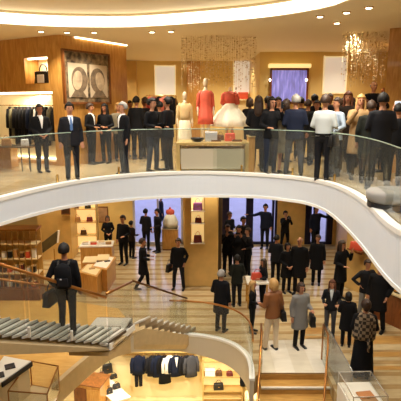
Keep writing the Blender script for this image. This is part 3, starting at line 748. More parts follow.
PINK = mat('pink_fabric', hexc(222, 122, 104), .6); REDD = mat('dark_red_fabric', hexc(150, 48, 40), .6); BLKF = mat('black_fabric', (.0055, .0055, .007), .85, spec=.2); NAVY = mat('navy_fabric', (.008, .012, .030), .8, spec=.2); GRYF = mat('grey_fabric', (.06, .06, .068), .8, spec=.2); CHAR = mat('charcoal_fabric', (.011, .011, .014), .85, spec=.2); WHT = mat('white_cotton', hexc(235, 232, 228), .6); OLIVE = mat('olive_fabric', hexc(84, 78, 52), .7)
for k, (u, m, l, nm) in enumerate(((149.5, CORAL, .7, 'coral blouse at the left end of the rack'), (154, REDD, .75, 'dark red blouse second on the rear rack'), (159, BLKF, .9, 'black jacket between red tops on the rear rack'), (165, PINK, .95, 'pink coat hanging on the rear rack'), (171, BLKF, 1.0, 'long black coat at the right end of the rear rack'))):
    hanging('hanging_garment', nm, 'garment', (xat(u, Yr, zr), Yr, zr - .02), .5, m, l, .2, group='garments on the rear rack')
# coral box on a ledge below the middle panel
Yb = 20.45; zl = zat(99, Yb)
t = thing('wall_ledge', 'narrow cream ledge under the pale panel behind the gown', 'shelf', (xat(244, Yb, zl), Yb + .15, ZU)); obj('board', box((0, 0, zl - ZU - .03), (1.3, .36, .06), bev=.006), CREAM, t); obj('support', box((0, .06, (zl - ZU - .06) / 2), (1.1, .22, zl - ZU - .06)), CREAM, t)
x0, x1 = xat(238.5, Yb, zl), xat(248, Yb, zl); t = thing('gift_box', 'coral red box on the ledge behind the white gown', 'box', ((x0 + x1) / 2, Yb + .12, zl)); obj('body', box((0, 0, .12), (x1 - x0, .2, .24), bev=.008), RED, t); obj('lid', box((0, 0, .25), (x1 - x0 + .02, .22, .06), bev=.006), CORAL, t)
# ---- niche rack of dark garments on the left wall
railz = zat(105.5, 13.4)
a, b = lw(SA + .1, .3, railz), lw(SB - 1.5, .3, railz)
t = thing('niche_rail', 'brass hanging rail in the lit niche of the left wall', 'clothes rail', (a + b) / 2, math.atan2(dl.y, dl.x)); L_ = (b - a).length
obj('rail', sweep(bmesh.new(), [(-L_ / 2, 0, 0), (L_ / 2, 0, 0)], [.015, .015], 8, (0, 1, 0)), BRASS, t)
for sx in (-1, 1): obj('bracket', box((sx * (L_ / 2 - .04), 0, .16), (.02, .03, .32)), BRASS, t)
cols = [BLKF, CHAR, OLIVE, BLKF, BLKF, CHAR, WHT, BLKF, NAVY, BLKF, CHAR, BLKF, BLKF, OLIVE, BLKF, BLKF, CHAR, BLKF]
ug = [50.5, 46, 41.5, 37, 33, 30.2, 28.3, 24.5, 20.5, 17, 13.5, 10.3, 7, 4, 1, -2, -6, -10]
cn = {id(BLKF): 'black', id(CHAR): 'charcoal', id(OLIVE): 'olive brown', id(WHT): 'white', id(NAVY): 'navy'}
ordn = ['first', 'second', 'third', 'fourth', 'fifth', 'sixth', 'seventh', 'eighth', 'ninth', 'tenth', 'eleventh', 'twelfth', 'thirteenth', 'fourteenth', 'fifteenth', 'sixteenth', 'seventeenth', 'eighteenth']
ga = math.atan2(dl.y, dl.x)
for k, (u, m) in enumerate(zip(ug[:15], cols)):
    s = s_of(max(u, -60)); p = lw(s, .3, railz - .02)
    hanging('hanging_coat', '%s coat in the lit niche, %s from its right end' % (cn[id(m)], ordn[k]), 'garment', p, ga + PI / 2 + .55, m, .95 if k % 3 else 1.1, .17, group='coats in the lit niche', d=.07)
# black and white handbag in the upper niche
pm = lw((sm0 + sm1) / 2, .24, mz0)
t = handbag('handbag', 'black and white handbag standing in the small lit niche up on the wall', pm, ga + PI, .58, .34, .2, BLK)
wbm = box((0, -.105, .13), (.26, .03, .22), bev=.01); obj('white_panel', wbm, WHT, t, label='white front panel')
bm = box((0, .115, .13), (.26, .03, .22), bev=.01); obj('white_panel', bm, WHT, t, label='white rear panel')
# ---- glass-topped table with thin legs at far left, and a wood chest
Yt = 12.2; zt = zat(146, Yt)
xt0, xt1 = xat(-30, Yt, zt), xat(37, Yt, zt)
t = thing('side_table', 'long dark-edged glass table on thin metal legs at the far left', 'table', ((xt0 + xt1) / 2, Yt, ZU), -.12); w = xt1 - xt0; h = zt - ZU
obj('table_top', box((0, 0, h), (w, .5, .05), bev=.01), mat('bronze_glass', hexc(120, 104, 84), .1, metal=.4), t)
for sx in (-.48, .33, .46):
    for sy in (-.2, .2): obj('leg', sweep(bmesh.new(), [(sx * w, sy, 0), (sx * w, sy, h)], [.014, .014], 8), DGREY, t)
xw0, xw1 = xat(-25, 12.6, ZU), xat(13, 12.6, ZU)
case('low honey wood chest under the long table at the far left', 'chest', 'wood_chest', -25, 12.5, 155, 176, 12.45, ZU, .5, OAK, OAK)
handbag('handbag', 'small white and black bag on the long table at the far left', (xat(25, Yt, zt), Yt, zt + .025), .4, .2, .15, .1, WHT, BLK)
handbag('handbag', 'small tan bag on the long table near the picture edge', (xat(6, Yt, zt), Yt + .05, zt + .025), .2, .24, .16, .12, TANL)
# ---- round grey pouf on the right near the glass
pp = on_z(396, 209, ZU)
t = thing('round_pouf', 'round grey pouf with a dark base behind the glass at the far right', 'pouf', (pp.x, pp.y + .1, ZU)); GP = mat('grey_velvet', hexc(150, 146, 140), .8)
obj('base', lathe(bmesh.new(), [(.38, 0), (.42, .02), (.42, .10), (.40, .11)], n=28), BLACKM, t); obj('cushion', lathe(bmesh.new(), [(.40, .11), (.44, .14), (.45, .24), (.43, .28), (.36, .30), (.1, .31)], n=28), GP, t, True)
# ------------------------------------------------------------------ ground floor fittings
# lit niche shelves on the column
ny = CY - .0
cx = (CXL + CXR) / 2
nx0, nx1 = xat(191, ny, 2.4), xat(204.5, ny, 2.4); nz0_, nz1_ = zat(241.5, ny), zat(198, ny) + .1
t = thing('niche_shelf', 'lit shelf box with three levels on the front of the gold column', 'shelf', ((nx0 + nx1) / 2, ny - .0, nz0_)); w = nx1 - nx0; h = nz1_ - nz0_
obj('back_board', box((0, -.015, h / 2), (w, .02, h)), mat('niche_lit', hexc(250, 226, 170), .5, emit=hexc(255, 214, 140), estr=.55), t)
bm = bmesh.new()
for sx in (-1, 1): obj('side', box((sx * w / 2, -.13, h / 2), (.03, .24, h), bev=.004), GLD, t)
zs = [.0, (zat(222, ny) - nz0_), (zat(209, ny) - nz0_) - .02]
for z in zs: obj('shelf_board', box((0, -.14, z), (w + .03, .26, .03), bev=.004), WHITE, t)
handbag('handbag', 'purple handbag on the top level of the column shelf', ((nx0 + nx1) / 2, ny - .15, nz0_ + zs[2] - .02 + .035), .1, w * .7, .26, .14, PURP)
handbag('handbag', 'small burgundy bag on the middle level of the column shelf', ((nx0 + nx1) / 2 + .02, ny - .15, nz0_ + zs[1] + .016), -.1, w * .5, .17, .13, BURG)
handbag('handbag', 'dark burgundy handbag on the lowest level of the column shelf', ((nx0 + nx1) / 2, ny - .15, nz0_ + zs[0] + .016), .15, w * .62, .25, .15, BURG)
# window display: white ruffled dress with a red top on a wooden plinth
Yw = 20.0; x0, x1 = xat(162, Yw, .5), xat(178, Yw, .5); zt = zat(229, Yw)
t = thing('display_plinth', 'wooden plinth in front of the left street window', 'plinth', ((x0 + x1) / 2, Yw + .3, 0)); w = x1 - x0
obj('body', box((0, 0, zt / 2 + .03), (w, .6, zt - .06), bev=.01), OAK, t); obj('top_board', box((0, 0, zt - .015), (w + .05, .65, .03), bev=.005), CREAM, t); obj('base', box((0, 0, .03), (w - .05, .55, .06)), OAKD, t)
t = thing('dress_display', 'white ruffled dress with a red top standing on the wooden plinth', 'dress form', ((x0 + x1) / 2, Yw + .3, zt)); zh = zat(209, Yw) - zt
obj('skirt', frill(0, [(.0, .30, .26), (zh * .25, .34, .28), (zh * .5, .26, .22), (zh * .68, .15, .12)], amp=.08, k=7), IVORY, t, True)
obj('bodice', frill(0, [(zh * .64, .15, .12), (zh * .75, .19, .14), (zh * .86, .18, .12), (zh * .92, .07, .06)]), CORAL, t, True)
obj('neck_stand', sweep(bmesh.new(), [(0, 0, zh * .9), (0, 0, zh * 1.0)], [.05, .045], 10), CORAL, t, True)
# table with a coral red bag in the middle of the ground floor
def table(name, label, u0, u1, vtop, Y, depth, ztop, m_top, m_leg, rz=0., items=None):
    x0, x1 = xat(u0, Y, ztop), xat(u1, Y, ztop); w = x1 - x0
    t = thing(name, label, 'table', ((x0 + x1) / 2, Y + depth / 2, 0), rz)
    obj('table_top', box((0, 0, ztop - .025), (w, depth, .05), bev=.008), m_top, t)
    for sx in (-1, 1):
        for sy in (-1, 1): obj('leg', box((sx * (w / 2 - .05), sy * (depth / 2 - .05), (ztop - .05) / 2), (.05, .05, ztop - .05)), m_leg, t)
    return t, (x0 + x1) / 2, w
Yt = on_z(258, 282, .85).y
t, tx, tw = table('display_table', 'white table carrying the coral red bag amid the crowd', 247, 269, 278, Yt - .1, .65, .85, WHITE, BRASS)
handbag('handbag', 'coral red handbag on the white table amid the ground floor crowd', (xat(257.5, Yt + .25, .9), Yt + .25, .85), .1, .42, .22, .2, RED, flap=False)
# wall shelf with a red bag on the right
ps = on_y(354.5, 250, 15.0)
t = thing('wall_shelf', 'small wall shelf on the gold wall at the right', 'shelf', (ps.x + .10, 15.06, ps.z), -1.03); obj('board', box((0, 0, -.02), (.55, .34, .04), bev=.006), OAKD, t); obj('bracket', box((0, .1, -.10), (.3, .10, .12), bev=.01), OAKD, t)
t['label'] = 'small dark wall shelf on the gold wall under the red bag at right'
handbag('handbag', 'red handbag on the small wall shelf beneath the white fascia at right', (ps.x + .06, 15.03, ps.z), -.5, .42, .27, .18, RED, flap=False)
bm = box((0, 0, .5), (.62, .03, 1.0)); t = thing('shelf_back', 'pale back board behind the red bag on the right wall', 'panel', (ps.x + .28, 15.2, ps.z - .1), -1.03); obj('board', bm, mat('back_glow', hexc(245, 222, 170), .5), t); obj('trim', box((0, -.02, 1.0), (.66, .06, .03)), BRASS, t)
# wood counter at the right edge
Y = 11.2
q0 = on_z(370, 289, .95); 
t = thing('wood_counter', 'dark wood counter with pale top at the right edge of the ground floor', 'counter', (6.12, 12.55, 0), -1.03)
obj('body', box((0, 0, .46), (2.4, .8, .92), bev=.01), wood('counter_wood', hexc(120, 62, 26), hexc(164, 92, 42), .35), t); obj('counter_top', box((0, 0, .945), (2.46, .86, .05), bev=.008), CREAM, t); obj('kick_base', box((0, 0, .04), (2.3, .7, .08)), BLACKM, t)
CT = t
for (a, b, lab, m) in ((-.55, -.1, 'round dark tray at the left end of the right-hand wood counter', BLKF), (.0, .05, 'round tan bowl near the middle of the right-hand wood counter', TANL)):
    p = world(CT, (a, b, .97)); d = thing('round_tray', lab, 'tray', p); obj('dish', lathe(bmesh.new(), [(.16, 0), (.22, .015), (.23, .05), (.21, .05), (.19, .02), (.02, .015)]), m, d, True); obj('rim', lathe(bmesh.new(), [(.228, .045), (.236, .05), (.236, .056), (.226, .056)]), BRASS, d)
# ---- display case at lower right
q0, q1 = on_z(349, 389, .85), on_z(374, 389, .85)
qx = (xat(346, 8.25, .9) + xat(379, 8.25, .9)) / 2
t = thing('glass_display_case', 'white glass-topped display case at the lower right beside the steps', 'display case', (qx, 8.28, 0), .04)
obj('body', box((0, 0, .40), (.66, .86, .80), bev=.012), WHITE, t); obj('tray', box((0, 0, .805), (.58, .78, .02)), mat('case_white', hexc(252, 246, 232), .4), t)
obj('glass_hood', box((0, 0, .92), (.64, .84, .22)), GLASSC, t)
fr = bmesh.new()
for sx in (-1, 1): bx(fr, (sx * .32, 0, 1.03), (.016, .86, .016)); bx(fr, (0, sx * .42, 1.03), (.64, .016, .016))
for sx in (-1, 1):
    for sy in (-1, 1): bx(fr, (sx * .32, sy * .42, .92), (.014, .014, .22))
obj('hood_frame', fr, mat('steel_bright', hexc(210, 210, 205), .25, metal=.8), t)
t = thing('flat_wallet', 'tan and orange wallet inside the lower right display case', 'wallet', (qx + .06, 8.16, .815), .15); obj('body', box((0, 0, .012), (.30, .34, .024), bev=.008), TANL, t); obj('flap', box((0, .05, .03), (.29, .22, .014), bev=.005), mat('orange_leather', hexc(206, 130, 66), .45), t); obj('clasp', box((0, -.06, .034), (.05, .025, .012)), BRASS, t)
# ---- left half: shelves, counters, chests, boards
GLOW = mat('shelf_glow', hexc(252, 228, 170), .5, emit=hexc(255, 216, 140), estr=.7)
def wall_unit(label, u0, u1, v0, v1, Y, depth, nshelf, m=GLD, back=GLOW):
    zb, zt = zat(v1, Y), zat(v0, Y); x0, x1 = xat(u0, Y, (zb + zt) / 2), xat(u1, Y, (zb + zt) / 2); w = x1 - x0; h = zt - zb
    t = thing('wall_unit', label, 'shelf unit', ((x0 + x1) / 2, Y + depth / 2, zb), 0)
    obj('back_board', box((0, depth / 2 - .02, h / 2), (w, .03, h)), back, t)
    for sx in (-1, 1): obj('side', box((sx * (w / 2 - .02), 0, h / 2), (.04, depth, h), bev=.004), m, t)
    for k in range(nshelf + 1): obj('shelf_board', box((0, 0, h * k / nshelf), (w, depth, .035), bev=.004), m, t)
    return t, w, h
Yc = 19.4
t, w, h = wall_unit('glowing shelf unit on the back wall at the left of the ground floor', 68, 97, 196, 262, Yc, .4, 5)
W1 = t
for k, (a, lv, m, lab) in enumerate(((-.3, 4, BRN, 'brown bag left on the upper level of the glowing shelf unit'), (.25, 4, BLK, 'black bag right on the upper level of the glowing shelf unit'), (-.25, 3, TANL, 'tan bag left on the middle level of the glowing shelf unit'), (.3, 3, BURG, 'burgundy bag right on the middle level of the glowing shelf unit'), (0, 2, BRN, 'brown bag low in the glowing shelf unit'))):
    if lv < 5: handbag('handbag', lab, (W1.location.x + a * w / 1.3, Yc + .16, W1.location.z + h * lv / 5 + .018), .1, .26, .2, .14, m)
def picture(label, u0, u1, v0, v1, Y, m, rz=0):
    zb, zt = zat(v1, Y), zat(v0, Y); x0, x1 = xat(u0, Y, zb), xat(u1, Y, zb)
    t = thing('wall_picture', label, 'picture', ((x0 + x1) / 2, Y, zb), rz); w = x1 - x0; h = zt - zb
    obj('print', box((0, -.02, h / 2), (w, .02, h)), m, t); bm = bmesh.new()
    for sx in (-1, 1): bx(bm, (sx * w / 2, -.02, h / 2), (.04, .05, h + .04))
    for z in (0, h): bx(bm, (0, -.02, z), (w, .05, .04))
    obj('frame', bm, OAKD, t)
picture('pale brown picture above the counter at the left of the ground floor', 97.5, 108, 207, 222, 20.88, mat('sepia_print', hexc(170, 136, 104), .6, noise=.25, nscale=6))
picture('small dark picture on the gold wall left of the glowing shelves', 62, 70, 207, 214, 18.7, mat('dark_print', hexc(70, 44, 26), .5, noise=.3, nscale=6))
xg0, xg1 = xat(38, 18.8, 1.6), xat(67, 18.8, 1.6)
wallbox('wall_column_left', xg0, xg1 + .15, 18.75, 20.9, 0, 4.1, GOLDP, 'gold column at the left of the ground floor')
# long counter with pale top and the chests below it
x0, x1 = xat(80, 17.6, .95), xat(111, 17.6, .95)
t = thing('long_counter', 'wooden sales counter with a pale top at the left of the ground floor', 'counter', ((x0 + x1) / 2, 17.9, 0), .06); w = x1 - x0
obj('body', box((0, 0, .45), (w, .7, .9), bev=.01), OAK, t); obj('counter_top', box((0, 0, .925), (w + .06, .76, .05), bev=.006), WHITE, t); obj('kick_base', box((0, 0, .03), (w - .06, .62, .06)), BLACKM, t)
LC = t
for a, m, lab in ((-.36, WHT, 'white flat box at the left end of the wooden sales counter'), (-.1, RED, 'red box left of the middle on the wooden sales counter'), (.16, WHT, 'white box right of the middle on the wooden sales counter'), (.38, TANL, 'tan box at the right end of the wooden sales counter')):
    p = world(LC, (a * w, -.1, .951)); d = thing('boxed_item', lab, 'box', p, .1); obj('body', box((0, 0, .05), (.22, .16, .10), bev=.006), m, d); obj('lid', box((0, 0, .11), (.23, .17, .03), bev=.004), CREAM, d)
def chest(label, u0, u1, Y, h, rz, m=OAK):
    x0, x1 = xat(u0, Y, h / 2), xat(u1, Y, h / 2); w = x1 - x0
    t = thing('drawer_chest', label, 'chest of drawers', ((x0 + x1) / 2, Y + .3, 0), rz)
    obj('body', box((0, 0, h / 2), (w, .6, h), bev=.008), m, t); obj('top_board', box((0, 0, h), (w + .05, .65, .035), bev=.005), CREAM, t)
    for k in range(3):
        d = obj('drawer', box((0, -.31, h * (.2 + .29 * k)), (w * .9, .03, h * .25), bev=.006), OAKD if m is OAK else OAK, t); obj('knob', ball(bmesh.new(), (0, -.335, h * (.2 + .29 * k)), .02, 8, 6), BRASS, d, True)
chest('wooden drawer chest left of the two people near the glowing shelves', 83, 95, 15.9, .86, .1)
chest('wooden drawer chest right beside the dark-dressed pair at the counter', 96.5, 107, 16.2, .84, .1)
# pale open display table with white papers
def ptable(label, pix4, z, m, inset_m, name='open_display_table'):
    P = [on_z(u, v, z) for u, v in pix4]; c = sum(P, Vector()) / 4; t = thing(name, label, 'display table', (c.x, c.y, 0))
    Q = [p - Vector((c.x, c.y, 0)) for p in P]
    obj('table_top', prism(bmesh.new(), [q + Vector((0, 0, -.05)) for q in Q], (0, 0, .05)), m, t)
    I = [q * .82 + Vector((0, 0, z * .18)) for q in Q]
    obj('inlay', prism(bmesh.new(), [Vector((q.x, q.y, z + .001)) for q in I], (0, 0, .012)), inset_m, t)
    B = [Vector((q.x * .94, q.y * .94, 0)) for q in Q]
    obj('body', prism(bmesh.new(), B, (0, 0, z - .05)), OAK, t)
    return t, c
PT, pc_ = ptable('wooden table with a bright white inlaid top behind the stair handrail', ((91, 267), (107, 270), (116, 257), (101, 254)), .8, OAK, WHITE)
PT2, pc2 = ptable('wooden table with pale papers beside the backpack man', ((79, 272), (97, 277), (104, 266), (88, 262)), .78, OAK, CREAM)
for dx, lab, m in ((-.16, 'brown open wallet on the white inlaid table', BRN), (.12, 'black wallet on the white inlaid table', BLK)):
    d = thing('flat_wallet', lab, 'wallet', (pc_.x + dx, pc_.y, .815), .5); obj('body', box((0, 0, .012), (.2, .13, .024), bev=.005), m, d); obj('clasp', box((0, -.06, .02), (.03, .012, .012)), BRASS, d)
d = thing('flat_wallet', 'tan wallet on the paper-covered table beside the backpack man', 'wallet', (pc2.x, pc2.y, .795), .3); obj('body', box((0, 0, .012), (.2, .13, .024), bev=.005), TANL, d); obj('clasp', box((0, -.06, .02), (.03, .012, .012)), BRASS, d)
# leaning dark board beside the column
pb = on_z(52, 268, 0)
t = thing('tilted_display_board', 'dark tilted display board with pale edge left of the backpack man', 'display board', (xat(48, 15.6, 1.4), 15.6, 0), .35)
pv = [( -.42, 0, 1.15), (.30, 0, 1.62), (.36, 0, 2.05), (-.36, 0, 1.55)]
obj('panel', prism(bmesh.new(), pv, (0, .04, 0)), mat('board_green', hexc(84, 70, 40), .4, noise=.3, nscale=5), t)
obj('edge', prism(bmesh.new(), [(.30, -.01, 1.62), (.36, -.01, 1.62), (.42, -.01, 2.05), (.36, -.01, 2.05)], (0, .06, 0)), WHITE, t)
for sx in (-.25, .2): obj('leg', sweep(bmesh.new(), [(sx, .05, 0), (sx, .05, 1.4)], [.02, .02], 8), BRASS, t)
obj('foot_plate', box((0, .05, .015), (.8, .4, .03), bev=.005), BRASS, t)
# tall bronze-barred glass vitrine at far left
Yv = 14.6
def vitrine(label, u0, u1, v0, v1, Y, depth, bars, shelves):
    zt = zat(v0, Y); x0, x1 = xat(u0, Y, zt / 2), xat(u1, Y, zt / 2); w = x1 - x0
    t = thing('barred_vitrine', label, 'display cabinet', ((x0 + x1) / 2, Y + depth / 2, 0))
    obj('back_board', box((0, depth / 2 - .02, zt / 2), (w, .03, zt)), GOLDP, t); obj('base', box((0, 0, .2), (w, depth, .4), bev=.008), OAKD, t); obj('top_board', box((0, 0, zt), (w + .04, depth + .04, .05), bev=.006), BRONZE, t)
    for k in range(bars): obj('bar', box((-w / 2 + w * k / (bars - 1), -depth / 2 + .015, zt / 2 + .2), (.02, .02, zt - .4)), BRASS, t)
    zz = []
    for k in range(1, shelves): z = .4 + (zt - .4) * k / shelves; zz.append(z); obj('shelf_board', box((0, 0, z), (w - .02, depth - .08, .025)), CREAM, t)
    return t, w, zz
V, w, zz = vitrine('tall vitrine with upright brass bars at the far left of the ground floor', -40, 38, 230, 300, Yv, .5, 14, 4)
vcol = [WHT, TANL, BURG, BRN, WHT, RED, BLK]
vn = {id(WHT): 'white', id(TANL): 'tan', id(BURG): 'burgundy', id(BRN): 'brown', id(RED): 'red', id(BLK): 'black'}
for r_, z in enumerate([.4] + zz[:2]):
    for k in range(7):
        u = -2 + 6 * k; x = xat(u, Yv + .2, z); m = vcol[(k * 2 + r_) % 7]
        d = thing('boxed_item', '%s box, %s from the left on the %s shelf of the barred vitrine' % (vn[id(m)], ordn[k], ['bottom', 'middle', 'top'][r_]), 'box', (x, Yv + .22, z + .014), .0, 'boxes in the barred vitrine')
        hh = .16 + .05 * ((k + r_) % 3); obj('body', box((0, 0, hh / 2), (.13, .14, hh), bev=.006), m, d); obj('lid', box((0, 0, hh + .012), (.135, .145, .03), bev=.004), CREAM, d)
# display furniture under the stair flight: white table with dark squares, bronze framed case
zt = .80
P = [on_z(u, v, zt) for u, v in ((-24, 394), (1, 382), (31, 361), (4, 356))]; c = sum(P, Vector()) / 4
t = thing('low_display_table', 'white display table with dark edge under the staircase at the lower left', 'display table', (c.x, c.y, 0)); Q = [p - Vector((c.x, c.y, 0)) for p in P]
obj('table_top', prism(bmesh.new(), [q + Vector((0, 0, -.05)) for q in Q], (0, 0, .05)), WHITE, t)
obj('edge_band', prism(bmesh.new(), [q * 1.0 + Vector((0, 0, 0)) - Vector((0, 0, .12)) for q in [Q[1], Q[2], Q[2] + Vector((.03, .0, 0)), Q[1] + Vector((.03, 0, 0))]], (0, 0, .10)), BLACKM, t)
obj('body', prism(bmesh.new(), [Vector((q.x * .9, q.y * .9, 0)) for q in Q], (0, 0, zt - .05)), CREAM, t)
for u, v, lab in ((10, 367, 'black square wallet on the white table under the staircase'), (-1, 376, 'second black wallet near the front of the white table under the staircase')):
    p = on_z(u, v, zt); d = thing('flat_wallet', lab, 'wallet', (p.x, p.y, zt), .5); obj('body', box((0, 0, .015), (.2, .2, .03), bev=.006), BLK, d); obj('clasp', box((0, -.09, .02), (.03, .02, .018)), BRASS, d)
zc = .62; P = [on_z(u, v, zc) for u, v in ((8, 391), (47, 394), (58, 366), (30, 361))]; c = sum(P, Vector()) / 4
t = thing('bronze_glass_case', 'low glass case with bronze frame lines at the lower left on golden wood', 'display case', (c.x, c.y, 0)); Q = [p - Vector((c.x, c.y, zc)) for p in P]
for k in range(4):
    a, b = Q[k], Q[(k + 1) % 4]
    obj('frame_bar', sweep(bmesh.new(), [a + Vector((0, 0, zc)), b + Vector((0, 0, zc))], [.014, .014], 6), BRONZE, t); obj('frame_bar', sweep(bmesh.new(), [a + Vector((0, 0, .02)), b + Vector((0, 0, .02))], [.016, .016], 6), BRONZE, t)
    obj('post', sweep(bmesh.new(), [a, a + Vector((0, 0, zc))], [.014, .014], 6), BRONZE, t)
    obj('glass_panel', prism(bmesh.new(), [a + Vector((0, 0, .02)), b + Vector((0, 0, .02)), b + Vector((0, 0, zc)), a + Vector((0, 0, zc))], (b - a).cross(Vector((0, 0, 1))).normalized() * .01), GLASSC, t)
obj('base', prism(bmesh.new(), [q * .98 for q in Q], (0, 0, .03)), CREAM, t)

# ------------------------------------------------------------------ lower level fittings
zrl = zat(353.5, 14.95); xa, xb = xat(112, 14.95, zrl), xat(203, 14.95, zrl)
t = thing('long_wall_rail', 'long gold shelf with clothes rail along the bright lower wall', 'clothes rail', ((xa + xb) / 2, 15.1, zrl)); w = xb - xa
obj('shelf_board', box((0, .08, .03), (w, .42, .05), bev=.006), GLD, t); obj('rail', sweep(bmesh.new(), [(-w / 2 + .05, -.12, -.05), (w / 2 - .05, -.12, -.05)], [.014, .014], 8, (0, 1, 0)), BRASS, t)
for k in range(4): obj('bracket', box((-w / 2 + .1 + (w - .2) * k / 3, -.12, -.01), (.02, .03, .08)), BRASS, t)
hz = zrl - .07
for u, m, l, tr, sh, lab in ((138, NAVY, .72, CHAR, None, 'dark navy jacket over black trousers, leftmost on the lower rail'), (153, CHAR, .76, None, None, 'charcoal jacket second on the lower level rail'), (158.5, NAVY, .80, None, None, 'navy blue jacket third on the lower level rail'), (164.5, BLKF, 1.05, None, None, 'long black coat beside the white shirt on the lower rail'),
                               (169.5, WHT, .66, None, None, 'white shirt hanging among jackets on the lower rail'), (176, NAVY, .78, None, WHT, 'navy jacket with white shirt right of the hanging white shirt'), (186.5, CHAR, .72, None, None, 'charcoal grey jacket near the right end of the lower rail'), (191, GRYF, .80, None, None, 'grey jacket at the right end of the lower rail')):
    hanging('hanging_jacket', lab, 'garment', (xat(u, 14.98, hz), 14.98, hz), .25, m, l, .21, tr, group='jackets on the lower rail', shirt=sh, d=.08)
# lit shelf unit
zu0, zu1 = ZB, zat(360, 14.9); xu0, xu1 = xat(203, 14.9, -2.4), xat(243, 14.9, -2.4); w = xu1 - xu0; h = zu1 - zu0
t = thing('lit_shelf_unit', 'bright lit shelf unit on the lower wall right of the jackets', 'shelf unit', ((xu0 + xu1) / 2, 15.1, ZB)); LS = t
obj('back_board', box((0, .18, h / 2), (w, .03, h)), GLOW, t)
for sx in (-1, 1): obj('side', box((sx * w / 2, 0, h / 2), (.05, .4, h)), GLD, t)
lv = [zat(v, 14.9) - ZB for v in (397, 391.5, 377.5, 362)]
for z in lv: obj('shelf_board', box((0, 0, z), (w, .42, .05), bev=.005), GLD, t)
def lshelf(u, k, name, lab, m, w_, h_): 
    return handbag(name, lab, (xat(u, 15, ZB + lv[k]), 15.02, ZB + lv[k] + .026), .1, w_, h_, .2, m)
t = thing('boxed_item', 'white box on the upper level of the lit lower shelf unit', 'box', (xat(210, 15, ZB + lv[2]), 15.02, ZB + lv[2] + .026)); obj('body', box((0, 0, .10), (.34, .22, .2), bev=.008), WHT, t); obj('lid', box((0, 0, .21), (.35, .23, .04), bev=.005), WHITE, t)
lshelf(219, 2, 'handbag', 'brown bag in the middle of the upper level of the lit lower shelf unit', BRN, .22, .16)
lshelf(229.5, 2, 'handbag', 'burgundy bag at the right of the upper level of the lit lower shelf unit', BURG, .22, .13)
lshelf(218.5, 1, 'handbag', 'round black bag on the lower level of the lit lower shelf unit', BLK, .36, .22)
# dark drape at the right end, small bright case
zq = zat(384, 14.4); 
t = thing('black_bag_stand', 'black garment bag hanging right of the lit lower shelf unit', 'garment bag', (xat(244, 14.7, -2.6), 14.7, zat(369, 14.7) )); obj('bag_body', sweep(bmesh.new(), [(0, 0, 0), (0, 0, -.08), (0, 0, -.5), (0, 0, -.62)], [(.03, .03), (.12, .07), (.14, .09), (.12, .08)], 12), BLKF, t, True); obj('hook', sweep(bmesh.new(), [(0, 0, 0), (.01, 0, .04), (0, .05, .08), (0, .65, .09)], [.008] * 4, 6), BRASS, t)
t = thing('glass_box', 'small bright glass case beside the left handrail of the wooden steps', 'display case', (xat(255, 13.2, -3.2), 13.2, ZB), 0); hh = zat(384, 13.2) - ZB
obj('body', box((0, 0, hh / 2 - .2), (.62, .5, hh - .4), bev=.01), CREAM, t); obj('glass_hood', box((0, 0, hh - .2), (.6, .48, .38)), GLASSC, t); obj('lit_base', box((0, 0, hh - .38), (.56, .44, .04)), GLOW, t)
# wood cabinet and the white table with bags
x0, x1 = xat(76, 13.6, -3.4), xat(105, 13.6, -3.4); hh = zat(386, 13.6) - ZB; w = x1 - x0
t = thing('wood_cabinet', 'orange wood cabinet on the lower level under the tan floor edge', 'cabinet', ((x0 + x1) / 2, 13.95, ZB), -.25)
obj('body', box((0, 0, hh / 2), (w, .7, hh), bev=.01), OAK, t); obj('top_board', box((0, 0, hh + .015), (w + .06, .76, .04), bev=.006), wood('cabinet_top', hexc(110, 66, 30), hexc(150, 96, 50), .3), t)
for sx in (-1, 1): d = obj('door', box((sx * w * .245, -.36, hh * .5), (w * .46, .03, hh * .86), bev=.005), OAKD if sx < 0 else OAK, t); obj('knob', ball(bmesh.new(), (sx * w * .05, -.385, hh * .55), .02, 8, 6), BRASS, d, True)
ztb = -2.95
P = [on_z(u, v, ztb) for u, v in ((89, 379), (113, 402), (131, 397), (102, 370.5))]; c = sum(P, Vector()) / 4
t = thing('bag_display_table', 'long white table with dark bags slanting across the lower level', 'display table', (c.x, c.y, ZB)); Q = [p - Vector((c.x, c.y, 0)) for p in P]
obj('table_top', prism(bmesh.new(), [Vector((q.x, q.y, ztb - ZB - .05)) for q in Q], (0, 0, .05)), WHITE, t); obj('body', prism(bmesh.new(), [Vector((q.x * .92, q.y * .92, 0)) for q in Q], (0, 0, ztb - ZB - .05)), CREAM, t)
obj('top_border', sweep(bmesh.new(), [Vector((q.x, q.y, ztb - ZB - .02)) for q in Q + [Q[0]]], [.02] * 5, 6), GLD, t)
for u, v, w_, h_, m, lab in ((107.5, 373, .36, .34, BLK, 'large black bag at the far end of the white lower table'), (102, 380, .16, .30, BRN, 'narrow brown bag at the left edge of the white lower table'), (113.5, 378, .26, .14, BLK, 'flat dark bag behind the middle of the white lower table'), (116.5, 388, .26, .15, BLK, 'black bag right of centre on the white lower table'), (109, 393, .24, .17, BLK, 'black bag nearest to the wood cabinet on the white lower table')):
    p = on_z(u, v, ztb); handbag('handbag', lab, (p.x, p.y, ztb), .5, w_, h_, .16, m, flap=w_ > .2)
